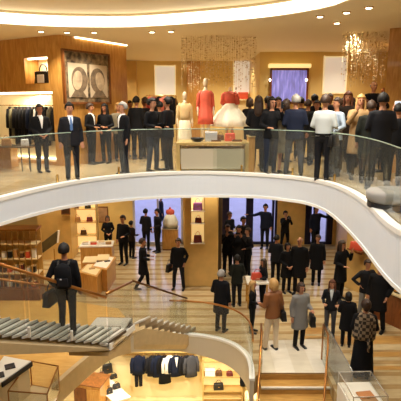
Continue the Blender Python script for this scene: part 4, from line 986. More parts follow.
# ------------------------------------------------------------------ people
def remesh(bm, vox, smooth_it=2):
    """fuse overlapping closed tubes into one continuous surface"""
    bmesh.ops.recalc_face_normals(bm, faces=bm.faces)
    me = bpy.data.meshes.new('tmp'); bm.to_mesh(me); bm.free()
    o = bpy.data.objects.new('tmp', me); C.objects.link(o)
    r = o.modifiers.new('r', 'REMESH'); r.mode = 'VOXEL'; r.voxel_size = vox
    s = o.modifiers.new('s', 'SMOOTH'); s.factor = .5; s.iterations = smooth_it
    dg = bpy.context.evaluated_depsgraph_get(); e = o.evaluated_get(dg)
    out = bmesh.new(); out.from_mesh(e.to_mesh()); e.to_mesh_clear()
    bpy.data.objects.remove(o); bpy.data.meshes.remove(me)
    return out
ARMS = {  # elbow, wrist, hand direction for the right-hand side x>0 (mirrored for the other); person faces -Y
    'down': ((.235, .03, 1.14), (.25, -.03, .89), (0, -.15, -1)),
    'clasp': ((.265, .02, 1.15), (.085, -.20, .99), (-.8, -.3, -.5)),
    'phone': ((.25, -.14, 1.20), (.10, -.27, 1.47), (-.15, -.15, 1)),
    'high': ((.30, -.20, 1.38), (.13, -.26, 1.62), (-.1, -.1, 1)),
    'reach': ((.27, -.22, 1.33), (.27, -.47, 1.33), (0, -1, .05)),
    'hold': ((.245, .03, 1.15), (.20, -.24, 1.10), (-.35, -1, 0)),
    'pocket': ((.29, .09, 1.16), (.215, -.04, .95), (-.2, -.4, -1)),
    'hip': ((.38, .10, 1.18), (.215, -.02, 1.04), (-.6, -.3, -.7)),
    'side': ((.44, -.02, 1.30), (.68, -.06, 1.32), (1, -.1, .05)),
    'cross': ((.25, -.06, 1.13), (-.02, -.22, 1.16), (-1, .1, .1)),
}
LEGS = {
    'stand': (((.10, -.015, .49), (.105, .02, .08)), ((.10, -.015, .49), (.105, .02, .08))),
    'apart': (((.14, -.02, .49), (.17, .02, .08)), ((.14, -.02, .49), (.17, .02, .08))),
    'walk': (((.10, -.13, .50), (.10, -.16, .08)), ((.10, .03, .48), (.10, .26, .11))),
    'ease': (((.10, -.06, .49), (.13, -.08, .08)), ((.10, .0, .49), (.10, .03, .08))),
}
def arm_pts(k, s):
    e, w, d = ARMS[k]; return [Vector((s * .165, .0, 1.405)), Vector((s * e[0], e[1], e[2])), Vector((s * w[0], w[1], w[2]))], Vector((s * d[0], d[1], d[2])).normalized()
def leg_pts(k, s):
    a = LEGS[k][0 if s > 0 else 1]; return [Vector((s * .095, .0, .90)), Vector((s * a[0][0], a[0][1], a[0][2])), Vector((s * a[1][0], a[1][1], a[1][2]))]
def add_hand(bm, w, d, s, curl=.5):
    d = d.normalized(); side = Vector((0, 0, 1)).cross(d)
    if side.length < .3: side = Vector((1, 0, 0))
    side.normalize(); palmn = d.cross(side).normalized()
    if palmn.y < 0 and abs(palmn.y) > .2: palmn = -palmn
    palm = w + d * .09
    sweep(bm, [w - d * .02, w + d * .02, w + d * .06, palm], [(.026, .02), (.032, .017), (.040, .015), (.038, .013)], 8, side)
    L = (.068, .078, .074, .058)
    for k in range(4):
        b = palm + side * (-.03 + .02 * k) - d * .012; q = b + d * L[k] * .5 - palmn * L[k] * .12 * curl; e = q + d * L[k] * .42 - palmn * L[k] * .45 * curl
        sweep(bm, [b, q, e], [.0095, .0088, .0068], 5, side)
    b = w + d * .03 - side * .032 * s; sweep(bm, [b, b + d * .032 - side * .026 * s, b + d * .062 - side * .030 * s - palmn * .01], [.012, .0105, .008], 5, palmn)
def ell(z0, secs):
    for a, b in zip(secs, secs[1:]):
        if a[0] >= z0 >= b[0] or a[0] <= z0 <= b[0]:
            t = (z0 - a[0]) / (b[0] - a[0]); return [a[k] + (b[k] - a[k]) * t for k in range(1, len(a))]
    return list(secs[-1][1:])
CACHE = {}
def body_mesh(aL, aR, lg, fem, bend):
    key = ('body', aL, aR, lg, fem, bend)
    if key in CACHE: return CACHE[key]
    bm = bmesh.new(); f = .92 if fem else 1.
    sweep(bm, [(0, .0, z) for z in (.86, .95, 1.05, 1.2, 1.33, 1.42, 1.47)], [(.15, .10), (.155, .10), (.13 * f, .09), (.15 * f, .10), (.16 * f, .105), (.14 * f, .085), (.07, .06)], 14)
    sweep(bm, [(0, .01, 1.42), (0, .0, 1.50), (0, -.015, 1.57)], [.058, .052, .05], 10)
    for s, k in ((1, aR), (-1, aL)):
        P, d = arm_pts(k, s); sweep(bm, P, [.05 * f, .038 * f, .026 * f], 8, (0, 1, 0))
    for s in (1, -1):
        P = leg_pts(lg, s); sweep(bm, P, [.082, .052, .036], 8, (1, 0, 0))
        A = P[-1]; sweep(bm, [A + Vector((0, .04, -.03)), A + Vector((0, -.06, -.045)), A + Vector((s * .01, -.16, -.055))], [(.032, .03), (.035, .026), (.03, .018)], 8, (1, 0, 0))
    # head joined to the neck
    H = [(1.535, -.045, .030, .030), (1.56, -.035, .052, .062), (1.60, -.025, .068, .084), (1.65, -.015, .075, .095), (1.69, -.008, .077, .100), (1.73, -.002, .068, .090), (1.76, .0, .042, .058)]
    sweep(bm, [(0, h[1], 1.535 + (h[0] - 1.535) * .97) for h in H], [(h[2] * .92, h[3] * .95) for h in H], 14, cap=.3)
    bm = remesh(bm, .019)
    for s in (1, -1): 
        P, d = arm_pts(aR if s > 0 else aL, s); add_hand(bm, P[-1], d, s)
    # nose, ears, brow, lips, eyes
    sweep(bm, [(0, -.104, 1.672), (0, -.120, 1.632), (0, -.105, 1.622)], [(.009, .008), (.015, .012), (.016, .010)], 6)
    for s in (1, -1): ball(bm, (s * .070, .0, 1.638), (.012, .022, .034), 8, 6)
    sweep(bm, [(-.045, -.094, 1.684), (0, -.106, 1.680), (.045, -.094, 1.684)], [.008] * 3, 6, (0, 0, 1))
    for fc in bm.faces: fc.smooth = True; fc.material_index = 0
    def addm(fn, idx):
        n0 = set(bm.faces); fn()
        for fc in bm.faces:
            if fc not in n0: fc.material_index = idx; fc.smooth = True
    addm(lambda: [ball(bm, (s * .030, -.094, 1.662), (.013, .008, .008), 8, 6) for s in (1, -1)], 1)
    addm(lambda: sweep(bm, [(-.026, -.098, 1.598), (0, -.106, 1.598), (.026, -.098, 1.598)], [(.006, .005)] * 3, 6, (0, 0, 1)), 2)
    me = bpy.data.meshes.new('body'); bm.to_mesh(me); bm.free()
    for _ in range(3): me.materials.append(None)
    CACHE[key] = me; return me
TORSO = {
    'jacket': [(1.475, .075, .072), (1.45, .135, .09), (1.41, .195, .108), (1.30, .208, .128), (1.14, .185, .125), (1.0, .190, .130), (.84, .205, .138), (.80, .203, .136)],
    'wjacket': [(1.475, .07, .066), (1.45, .12, .085), (1.41, .17, .10), (1.30, .182, .128), (1.14, .15, .112), (1.0, .178, .125), (.86, .20, .135), (.84, .198, .134)],
    'coat': [(1.48, .08, .075), (1.45, .135, .092), (1.41, .198, .112), (1.30, .21, .134), (1.14, .195, .132), (.98, .205, .14), (.78, .22, .155), (.58, .235, .17), (.55, .233, .168)],
    'shirt': [(1.475, .07, .068), (1.45, .125, .088), (1.41, .185, .104), (1.30, .20, .124), (1.14, .18, .12), (1.02, .178, .122), (.93, .180, .122)],
    'dress': [(1.475, .07, .066), (1.45, .12, .085), (1.41, .17, .10), (1.30, .182, .125), (1.14, .15, .112), (1.0, .178, .128), (.8, .20, .15), (.45, .225, .18), (.16, .25, .21), (.10, .25, .21)],
    'tunic': [(1.475, .07, .066), (1.45, .12, .085), (1.41, .17, .10), (1.30, .182, .125), (1.14, .155, .115), (1.0, .185, .13), (.8, .205, .15), (.55, .22, .165), (.5, .22, .165)],
}
def top_mesh(kind, aL, aR, sl=1.0):
    key = ('top', kind, aL, aR, sl)
    if key in CACHE: return CACHE[key]
    bm = bmesh.new(); S = TORSO[kind]
    sweep(bm, [(0, .0, s[0]) for s in S], [(s[1], s[2]) for s in S], 18, cap=.08)
    thick = 1.15 if kind == 'coat' else (.85 if kind == 'shirt' else 1.0)
    for s, k in ((1, aR), (-1, aL)):
        P, d = arm_pts(k, s); Q = [Vector((s * .12, 0, 1.40)), P[0], lerp(P[0], P[1], .5), P[1], lerp(P[1], P[2], .5 * sl), lerp(P[1], P[2], .98 * sl)]
        sweep(bm, Q, [.085 * thick, .080 * thick, .066 * thick, .058 * thick, .05 * thick, .042 * thick], 10, (0, 1, 0), cap=.05)
    bm = remesh(bm, .021, 2)
    for fc in bm.faces: fc.smooth = True
    me = bpy.data.meshes.new('top'); bm.to_mesh(me); bm.free(); me.materials.append(None); CACHE[key] = me; return me
def legs_mesh(lg, loose):
    key = ('legs', lg, loose)
    if key in CACHE: return CACHE[key]
    bm = bmesh.new(); sweep(bm, [(0, .0, z) for z in (1.03, .98, .90, .84)], [(.155, .11), (.165, .12), (.17, .125), (.12, .10)], 14)
    for s in (1, -1):
        P = leg_pts(lg, s); A = P[-1]; sweep(bm, [P[0], lerp(P[0], P[1], .5), P[1], lerp(P[1], A, .5), A + Vector((0, 0, -.02))], [.098, .088 * loose, .07 * loose, .064 * loose, .058 * loose], 10, (1, 0, 0), cap=.1)
    bm = remesh(bm, .021, 2)
    for fc in bm.faces: fc.smooth = True
    me = bpy.data.meshes.new('trousers'); bm.to_mesh(me); bm.free(); me.materials.append(None); CACHE[key] = me; return me
def shoe_mesh(lg, s, boot):
    key = ('shoe', lg, s, boot)
    if key in CACHE: return CACHE[key]
    A = leg_pts(lg, s)[-1]; bm = bmesh.new()
    sweep(bm, [A + Vector((0, .055, -.035)), A + Vector((0, .0, -.035)), A + Vector((s * .004, -.09, -.048)), A + Vector((s * .01, -.18, -.058)), A + Vector((s * .01, -.205, -.064))], [(.036, .034), (.042, .042), (.046, .030), (.042, .020), (.025, .013)], 10, (1, 0, 0))
    bx(bm, (A.x + s * .003, A.y - .075, A.z - .074), (.075, .25, .012), bev=.004)
    if boot:
        K = leg_pts(lg, s)[1]; sweep(bm, [A + Vector((0, .01, -.02)), lerp(A, K, .4), lerp(A, K, .85)], [.046, .056, .064], 10, (1, 0, 0), cap=.05)
    for fc in bm.faces: fc.smooth = True
    me = bpy.data.meshes.new('shoe'); bm.to_mesh(me); bm.free(); me.materials.append(None); CACHE[key] = me; return me
def hair_mesh(kind):
    key = ('hair', kind)
    if key in CACHE: return CACHE[key]
    bm = bmesh.new(); n, m = 24, 14
    def keep(d):   # d = unit direction; face towards -Y
        if kind == 'bald': return d.z < .30 and d.z > -.45 and d.y > -.15
        if d.z > .42: return True
        if d.y < -.35: return False
        return d.z > (-.55 if d.y > -.05 else .0)
    grid = {}
    for i in range(m + 1):
        for j in range(n):
            th = PI * i / m; ph = 2 * PI * j / n; d = Vector((math.sin(th) * math.cos(ph), math.sin(th) * math.sin(ph), math.cos(th)))
            k = 1.0 + .04 * math.sin(5 * ph + 3 * th); grid[i, j] = (d, Vector((d.x * .082 * k, d.y * .108 * k + .004, d.z * .104 * k + 1.668)))
    vs = {}
    def V(i, j):
        j %= n
        if (i, j) not in vs: vs[i, j] = bm.verts.new(grid[i, j][1])
        return vs[i, j]
    for i in range(m):
        for j in range(n):
            if all(keep(grid[a, b % n][0]) for a, b in ((i, j), (i + 1, j), (i + 1, j + 1), (i, j + 1))):
                try: bm.faces.new([V(i, j), V(i + 1, j), V(i + 1, j + 1), V(i, j + 1)])
                except ValueError: pass
    bmesh.ops.remove_doubles(bm, verts=bm.verts, dist=.0008)
    bmesh.ops.recalc_face_normals(bm, faces=bm.faces)
    r = bmesh.ops.solidify(bm, geom=bm.faces[:], thickness=.022)
    if kind == 'long':
        sweep(bm, [(0, .055, 1.72), (0, .085, 1.62), (0, .095, 1.50), (0, .11, 1.38), (0, .11, 1.30)], [(.075, .05), (.092, .045), (.10, .04), (.09, .032), (.05, .02)], 12)
        for s in (1, -1): sweep(bm, [(s * .07, .0, 1.71), (s * .088, -.0, 1.62), (s * .09, -.015, 1.50), (s * .10, -.06, 1.40)], [(.02, .045), (.024, .05), (.026, .045), (.014, .02)], 8)
    if kind == 'bun': ball(bm, (0, .10, 1.74), (.045, .045, .045), 10, 8); sweep(bm, [(0, .06, 1.70), (0, .085, 1.62), (0, .07, 1.56)], [(.07, .04), (.075, .035), (.05, .02)], 10)
    if kind == 'bob':
        sweep(bm, [(0, .05, 1.72), (0, .075, 1.62), (0, .07, 1.53)], [(.085, .05), (.095, .048), (.09, .035)], 12)
        for s in (1, -1): sweep(bm, [(s * .075, .0, 1.70), (s * .088, -.005, 1.60), (s * .085, -.01, 1.54)], [(.02, .05), (.024, .055), (.016, .045)], 8)
    for fc in bm.faces: fc.smooth = True
    me = bpy.data.meshes.new('hair'); bm.to_mesh(me); bm.free(); me.materials.append(None); CACHE[key] = me; return me
def front_patch(key, S, xs_of_z, zs, eps, thick=.006):
    """a patch lying on the chest: xs_of_z(z) gives (x0, x1)"""
    if key in CACHE: return CACHE[key]
    bm = bmesh.new(); R = []
    for z in zs:
        rx, ry = ell(z, S)[:2]; x0, x1 = xs_of_z(z); row = []
        for k in range(5):
            x = x0 + (x1 - x0) * k / 4; y = -ry * math.sqrt(max(.05, 1 - (x / rx) ** 2)) - eps
            row.append((x, y, z))
        R.append(row)
    A = [[bm.verts.new(p) for p in r] for r in R]; B = [[bm.verts.new((p[0], p[1] + thick * 3, p[2])) for p in r] for r in R]
    for G in (A, B):
        for a, b in zip(G, G[1:]):
            for k in range(4): bm.faces.new((a[k], a[k + 1], b[k + 1], b[k]))
    for k in range(4):
        bm.faces.new((A[0][k], A[0][k + 1], B[0][k + 1], B[0][k])); bm.faces.new((A[-1][k], A[-1][k + 1], B[-1][k + 1], B[-1][k]))
    for a, b, c, d in zip(A, A[1:], B, B[1:]):
        bm.faces.new((a[0], b[0], d[0], c[0])); bm.faces.new((a[4], b[4], d[4], c[4]))
    bmesh.ops.recalc_face_normals(bm, faces=bm.faces)
    me = bpy.data.meshes.new('patch'); bm.to_mesh(me); bm.free(); me.materials.append(None); CACHE[key] = me; return me
def inst(name, me, mats, parent, label=None):
    o = bpy.data.objects.new(name, me); C.objects.link(o); o.parent = parent
    for k, m in enumerate(mats if isinstance(mats, (list, tuple)) else [mats]):
        o.material_slots[k].link = 'OBJECT'; o.material_slots[k].material = m
    if label: o['label'] = label
    return o
SK1 = mat('skin_fair', hexc(188, 134, 102), .55, spec=.3); SK2 = mat('skin_tan', hexc(158, 104, 74), .55, spec=.3); SK3 = mat('skin_deep', hexc(120, 78, 54), .5)
EYEM = mat('eye_dark', (.01, .008, .006), .3); LIPM = mat('lip', hexc(168, 92, 82), .5)
HBLK = mat('hair_black', (.008, .006, .005), .6, spec=.3); HBRN = mat('hair_brown', hexc(54, 34, 20), .6); HBLD = mat('hair_blond', hexc(190, 148, 88), .5); HGRY = mat('hair_grey', hexc(150, 146, 140), .6); HRED = mat('hair_auburn', hexc(92, 48, 26), .55)
DENIM = mat('denim', hexc(34, 40, 54), .8, spec=.2); BLUETIE = mat('blue_tie', hexc(86, 120, 170), .5); LBLUE = mat('light_blue_shirt', hexc(168, 186, 206), .7); LGREY = mat('pale_grey_shirt', hexc(190, 196, 196), .7); BROWNJ = mat('brown_jacket_leather', hexc(132, 82, 44), .5); GREYC = mat('grey_coat_wool', hexc(124, 122, 118), .85); BEIGET = mat('beige_trouser', hexc(216, 196, 166), .7); TAUPE = mat('taupe_skirt', hexc(130, 120, 98), .8); DKBRN = mat('dark_brown_cloth', hexc(34, 24, 17), .8, spec=.2); BLACKS = mat('black_shoe', (.008, .008, .008), .3); TANS = mat('tan_coat', hexc(170, 136, 92), .7); DKGRN = mat('dark_green_cloth', hexc(28, 31, 26), .8, spec=.2)
NLAP = mat('lapel_black', (.03, .03, .035), .5)
PEOPLE = []
def person(label, u, vf, vh, floor, rot, top='jacket', tm=BLKF, arms=('down', 'down'), legs='stand', lm=CHAR, hair='short', hm=HBLK, skin=SK1, shirt=None, tie=None, fem=False, shoem=BLACKS, boot=False, loose=1., Y=None, H=None, group=None, belt=None, sl=1.0, backp=None, x=None):
    """u = column of the figure, vf = row of its feet, vh = row of the top of its head in the photograph"""
    p = on_z(u, vf, floor) if Y is None else Vector((xat(u, Y, floor + .9), Y, floor))
    if H is None: H = zat(vh, p.y - .0) - floor
    H = min(1.98, max(1.5, H))
    xx = xat(u, p.y, floor + .9) if x is None else x
    t = thing('person', label, 'person', (xx, p.y, floor), math.radians(rot), group)
    s = H / 1.775; t.scale = (s, s, s)
    PEOPLE.append((t, H))
    inst('body', body_mesh(arms[0], arms[1], legs, fem, 0), [skin, EYEM, LIPM], t)
    if hair: inst('hair', hair_mesh(hair), hm, t)
    nm = {'jacket': 'jacket', 'wjacket': 'jacket', 'coat': 'coat', 'shirt': 'shirt', 'dress': 'dress', 'tunic': 'dress'}[top]
    inst(nm, top_mesh(top, arms[0], arms[1], sl), tm, t)
    S = TORSO[top]
    if lm: inst('trousers', legs_mesh(legs, loose), lm, t)
    for sx in (1, -1): inst('shoe', shoe_mesh(legs, sx, boot), shoem, t)
    if shirt:
        zs = [1.47, 1.44, 1.40, 1.34, 1.28, 1.22, 1.16]
        inst('shirt_front', front_patch(('shirt', top), S, lambda z: (-.006 - .052 * (z - 1.16) / .31, .006 + .052 * (z - 1.16) / .31), zs, .006), shirt, t)
        if 'collar' not in CACHE:
            bm = bmesh.new(); sweep(bm, [(0, .0, 1.462), (0, -.004, 1.505)], [(.073, .068), (.060, .058)], 14, cap=.0)
            me = bpy.data.meshes.new('collar'); bm.to_mesh(me); bm.free(); me.materials.append(None); CACHE['collar'] = me
        inst('collar', CACHE['collar'], shirt, t)
    if tie: inst('tie', front_patch(('tie', top), S, lambda z: (-.018 - .012 * math.sin((1.46 - z) * 6), .018 + .012 * math.sin((1.46 - z) * 6)), [1.465, 1.44, 1.40, 1.32, 1.24, 1.17], .014), tie, t)
    if belt: 
        key = ('belt',)
        if key not in CACHE:
            bm = bmesh.new(); sweep(bm, [(0, 0, .955), (0, 0, 1.0)], [(.186, .132)] * 2, 18, cap=0); me = bpy.data.meshes.new('belt'); bm.to_mesh(me); bm.free(); me.materials.append(None); CACHE[key] = me
        inst('belt', CACHE[key], belt, t)
    return t
PHB = mat('phone_body', (.015, .015, .017), .25); PHS = mat('phone_screen', hexc(190, 200, 220), .2, emit=hexc(180, 195, 225), estr=.6)
def phone(pt, lab, arms, both=True):
    e, w, d = ARMS[arms]; q = Vector((0 if both else .09, w[1] - .06, w[2] + .13)); loc = world(pt, q)
    t = thing('phone', lab, 'phone', loc, pt.rotation_euler[2], 'phones held up by guests')
    obj('body', box((0, 0, 0), (.15 if both else .075, .009, .075 if both else .15), bev=.003), PHB, t); obj('screen', box((0, .005, 0), (.14 if both else .066, .003, .066 if both else .13)), PHS, t); obj('lens', box((.04 if both else .02, -.006, .02), (.014, .004, .014)), BRASS, t)
    return t
def camera_thing(pt, lab, arms):
    e, w, d = ARMS[arms]; loc = world(pt, (0, w[1] - .05, w[2] + .08))
    t = thing('photo_camera', lab, 'camera', loc, pt.rotation_euler[2])
    obj('body', box((0, 0, 0), (.15, .07, .10), bev=.012), BLACKM, t); obj('prism_hump', box((0, 0, .065), (.06, .06, .04), bev=.01), BLACKM, t)
    bm = bmesh.new(); sweep(bm, [(0, -.03, 0), (0, -.08, 0), (0, -.16, 0)], [.04, .042, .045], 14, (1, 0, 0), cap=0); obj('lens', bm, DGREY, t, True)
    return t
def held_bag(pt, lab, side, m, w=.32, h=.24, d=.13, z=.72, x=.27, y=-.04):
    loc = world(pt, (side * x, y, z - h)); return handbag('handbag', lab, loc, pt.rotation_euler[2] + PI / 2 * .8, w, h, d, m)
U_, G_ = 'guests on the upper floor', 'guests on the ground floor'
# ---- upper floor, left to right
person('dark-suited man with clasped hands before the lit niche of coats', 41, 172, 104.5, ZU, 35, 'jacket', BLKF, ('clasp', 'clasp'), 'stand', CHAR, shirt=WHT, hm=HBLK, skin=SK2, group=U_)
person('man in a dark suit with blue tie standing in front of the wood corner', 71, 180.5, 103, ZU, 25, 'jacket', CHAR, ('down', 'down'), 'stand', CHAR, shirt=WHT, tie=BLUETIE, skin=SK1, hm=HBLK, group=U_)
person('man in a dark suit turned right beneath the large framed picture', 91, 164, 103.5, ZU, 75, 'jacket', BLKF, ('hold', 'hold'), 'stand', BLKF, shirt=WHT, hm=HBRN, group=U_)
person('long-haired woman in black holding her hands together beneath the picture', 105.5, 163, 104, ZU, -20, 'wjacket', BLKF, ('clasp', 'hold'), 'stand', BLKF, 'long', HBLK, skin=SK2, fem=True, group=U_)
person('grey-haired man in a dark suit facing left at the end of the wood wall', 123.5, 174, 102.5, ZU, -55, 'jacket', BLKF, ('hold', 'down'), 'stand', CHAR, hm=HGRY, shirt=WHT, group=U_)
pz = person('man in black seen from behind, left of the close pair near the rear rack', 137, 160, 91, ZU, 165, 'jacket', BLKF, ('hold', 'hold'), 'stand', BLKF, hm=HBLK, group=U_, Y=14.6, H=1.86)
person('man in black leaning in beside his neighbour near the rear rack', 145.5, 160, 91.5, ZU, -120, 'jacket', BLKF, ('hold', 'down'), 'stand', BLKF, hm=HBRN, group=U_, Y=15.05, H=1.84, skin=SK2)
person('woman in a black jacket and jeans at the glass left of the display counter', 152.5, 171, 98.5, ZU, 60, 'wjacket', BLKF, ('hold', 'hold'), 'apart', DENIM, 'short', HBLK, fem=True, group=U_, shoem=BLACKS)
person('man in black with dark trousers close to the display counter end', 168, 170, 97.5, ZU, -115, 'jacket', BLKF, ('hold', 'hold'), 'stand', CHAR, hm=HBLK, group=U_)
person('brown-haired woman in black seen from behind right of the white gown', 258, 172, 88, ZU, 170, 'coat', BLKF, ('hold', 'hold'), 'stand', BLKF, 'long', HBRN, fem=True, group=U_, Y=12.0, H=1.84)
pp1 = person('woman in black facing the camera holding a phone at her chest', 271, 174, 97.5, ZU, 20, 'wjacket', BLKF, ('hold', 'phone'), 'stand', DENIM, 'bob', HBLK, fem=True, group=U_)
phone(pp1, 'phone held at the chest of the woman in black right of the gown', 'phone', False)
person('man in black behind the woman with the phone', 267, 165, 89, ZU, -150, 'jacket', BLKF, ('down', 'down'), 'stand', BLKF, hm=HBLK, group=U_, Y=13.0, H=1.84)
person('woman in a taupe skirt half hidden by the grey-haired man', 284.5, 173, 100, ZU, 150, 'tunic', TAUPE, ('down', 'hold'), 'stand', None, 'bob', HBRN, fem=True, group=U_, skin=SK1)
person('grey-haired man in a navy coat seen from behind at the glass', 294.5, 175.5, 95, ZU, 175, 'jacket', NAVY, ('hold', 'hold'), 'apart', GRYF, hm=HGRY, group=U_)
gs = person('man in a pale grey shirt and dark trousers seen from behind', 323.5, 181, 95, ZU, 150, 'shirt', LGREY, ('hold', 'hold'), 'stand', CHAR, hm=HBRN, group=U_, belt=BLKF)
held_bag(gs, 'black bag hanging at the hip of the pale-shirted man', -1, BLK, .30, .24, .12, .98, .22, .02)
person('woman in a light blue blouse facing left beside the pale-shirted man', 335.5, 176, 98, ZU, -70, 'wjacket', LBLUE, ('hold', 'clasp'), 'stand', BLKF, 'short', HBRN, fem=True, group=U_)
person('woman with auburn hair in a dark brown jacket behind the glass at right', 346, 172.5, 92, ZU, -20, 'coat', DKBRN, ('down', 'hold'), 'stand', BLKF, 'long', HRED, fem=True, group=U_)
person('blond woman in a long beige coat among the dark figures at right', 358.5, 179, 95, ZU, -10, 'coat', TANS, ('phone', 'down'), 'stand', DKBRN, 'long', HBLD, fem=True, group=U_)
big = person('broad man in a dark jacket seen from behind at the far right', 380, 190, 97, ZU, 165, 'jacket', CHAR, ('hold', 'hold'), 'apart', DKGRN, hm=HBLK, group=U_, H=1.86)
bl = person('man in a dark coat partly behind the broad man at right', 369, 183, 101, ZU, 160, 'coat', DKGRN, ('down', 'down'), 'stand', BLKF, hm=HBRN, group=U_)
ph = person('person in black lifting a white tablet at the right end', 396, 186, 99, ZU, 150, 'jacket', BLKF, ('high', 'high'), 'stand', BLKF, hm=HBLK, group=U_, H=1.66)
loc = world(ph, (0, ARMS['high'][1][1] - .07, 1.74)); t = thing('tablet', 'white tablet held up above the heads at the right end', 'tablet', loc, ph.rotation_euler[2] + .2); obj('body', box((0, 0, 0), (.26, .012, .19), bev=.004), WHT, t); obj('screen', box((0, .007, 0), (.235, .003, .165)), PHS, t)
# crowd further back, in front of the video screen
for lab, u, vh, Y, H, rot, kw in (
    ('dark-haired man at the left edge of the crowd below the video screen', 277.5, 86, 14.6, 1.84, 20, dict(hm=HBLK, arms=('hold', 'hold'))),
    ('man in black right below the video screen, facing the camera', 286, 92, 14.0, 1.78, 15, dict(hm=HBRN, arms=('clasp', 'clasp'), shirt=WHT)),
    ('man in a navy jacket turned away below the right part of the video screen', 300, 89, 14.8, 1.84, 165, dict(tm=NAVY, hm=HBLK)),
    ('tall man in black between the screen and the right lit panel', 313, 86, 14.6, 1.92, -160, dict(hm=HBLK)),
    ('second man in black standing close to the right lit panel', 307, 95, 13.6, 1.76, 140, dict(hm=HBRN, tm=CHAR)),
    ('dark-haired man whose head shows against the right lit panel', 328.5, 81, 15.4, 1.95, 25, dict(hm=HBRN, skin=SK2)),
    ('long-haired woman in black right of the lit panel', 342, 88, 14.4, 1.82, -20, dict(top='wjacket', hair='long', hm=HBRN, fem=True)),
    ('woman with brown hair deep in the crowd at right', 351.5, 89.5, 14.0, 1.8, 10, dict(top='wjacket', hair='bob', hm=HBRN, fem=True, tm=DKBRN)),
    ('auburn-haired woman facing the camera in the crowd at right', 364, 93, 13.2, 1.76, 15, dict(top='wjacket', hair='long', hm=HRED, fem=True)),
    ('man in a brown jacket behind the blond woman', 354, 98, 12.8, 1.72, 160, dict(tm=DKBRN, hm=HBLK)),
    ('dark-clad man left of the blue-bloused woman', 316, 97, 13.2, 1.74, -30, dict(tm=BLKF, hm=HBLK, skin=SK2)),
    ('person in black at the extreme right edge of the crowd', 383, 100, 11.9, 1.7, -90, dict(tm=BLKF, hm=HBLK)),
    ('woman in black just right of the white gown at the back', 249.5, 90, 14.8, 1.82, 150, dict(top='wjacket', hair='bob', hm=HBRN, fem=True)),
    ('man in black deep behind the display of red garments', 130.5, 98, 15.6, 1.74, 30, dict(hm=HBLK)),
    ('person in black bending toward the rear rack', 160, 100, 14.2, 1.72, -150, dict(hm=HBLK)),
    ('blond woman half hidden behind the grey-haired man at the wood wall', 119, 103, 14.25, 1.68, 20, dict(top='wjacket', hair='bob', hm=HBLD, fem=True, tm=TAUPE))):
    kw = dict(kw); tp_ = kw.pop('top', 'jacket'); tm_ = kw.pop('tm', BLKF); ar = kw.pop('arms', ('down', 'hold'))
    person(lab, u, 170, vh, ZU, rot, tp_, tm_, ar, 'stand', CHAR, Y=Y, H=H, group=U_, **kw)
# photographer on a small step
stp = thing('step_stool', 'low black step stool under the bald photographer', 'step stool', (xat(371, 13.3, ZU), 13.3, ZU)); obj('top_step', box((0, 0, .33), (.5, .5, .05), bev=.01), BLACKM, stp)
for sx in (-1, 1):
    for sy in (-1, 1): obj('leg', box((sx * .22, sy * .22, .155), (.04, .04, .31)), DGREY, stp)
pb = person('bald photographer in black standing above the crowd at right', 371.5, 150, 77, ZU + .36, 15, 'jacket', BLKF, ('hold', 'phone'), 'stand', CHAR, 'bald', HGRY, Y=13.3, H=1.9, group=U_)
camera_thing(pb, 'black camera held by the bald photographer above the crowd', 'hold')

# ---- the man on the stairs
sp = Vector((0, 0, 0))
tz = A0.z + (A1.z - A0.z) * .53; pm = lerp(A0, A1, .53) + wA * .42
pm.z = tz
bpk = person('man in a dark jacket with a backpack walking down the turning staircase', 66, 325, 231, pm.z, 185, 'jacket', BLKF, ('down', 'pocket'), 'ease', CHAR, hm=HBLK, skin=SK2, Y=pm.y, H=1.78)
loc = world(bpk, (0, .20, 1.0)); t = thing('backpack', 'black backpack on the back of the man on the staircase', 'backpack', loc, bpk.rotation_euler[2]); bm = bmesh.new(); sweep(bm, [(0, 0, .0), (0, 0, .06), (0, .01, .22), (0, 0, .38), (0, -.02, .44)], [(.13, .07), (.15, .085), (.155, .09), (.14, .08), (.09, .05)], 14); obj('pack', bm, BLKF, t, True)
obj('front_pocket', box((0, .085, .13), (.2, .05, .16), bev=.015), CHAR, t); obj('zip_tag', box((.02, .112, .2), (.03, .006, .02)), mat('tag_white', hexc(220, 220, 225), .5), t)
for sx in (-1, 1): obj('strap', sweep(bmesh.new(), [(sx * .09, -.05, .42), (sx * .10, -.16, .46), (sx * .10, -.22, .45)], [(.02, .008)] * 3, 6), BLK, t)
held_bag(bpk, 'dark travel bag hanging from the left hand of the backpack man', 1, BLK, .42, .28, .16, .86, .30, -.06)

# ---- ground floor
person('man in a dark suit, left of the two talking by the street window', 146, 250, 209, ZG, 155, 'jacket', CHAR, ('down', 'hold'), 'stand', CHAR, hm=HBLK, group=G_)
person('man in a dark suit, right of the two talking by the street window', 157.5, 252, 209, ZG, -60, 'jacket', CHAR, ('down', 'hold'), 'stand', CHAR, hm=HBLK, group=G_)
o = person('passer-by in dark clothes out on the pavement behind the left window', 161, 238, 196, ZG, 100, 'coat', NAVY, ('down', 'down'), 'walk', CHAR, hm=HBLK, Y=23.5, H=1.78)
person('person in black left of the dark-dressed pair at the wooden chests', 108, 253, 216, ZG, 20, 'wjacket', BLKF, ('clasp', 'clasp'), 'stand', BLKF, 'bob', HBRN, group=G_, fem=True)
d1 = person('man in black standing right of his companion near the drawer chests', 123.5, 264, 213, ZG, -25, 'jacket', BLKF, ('down', 'hold'), 'stand', BLKF, 'short', HBRN, group=G_)
person('dark-dressed visitor stooping over the wooden table behind the pair', 131.5, 258, 221, ZG, 140, 'wjacket', DKBRN, ('hold', 'hold'), 'stand', BLKF, 'short', HBLK, group=G_)
c1 = person('woman in a long black coat turned to the window near the stair rail', 143, 289, 238.5, ZG, 95, 'coat', BLKF, ('hold', 'hold'), 'walk', BLKF, 'short', HBRN, group=G_, fem=True)
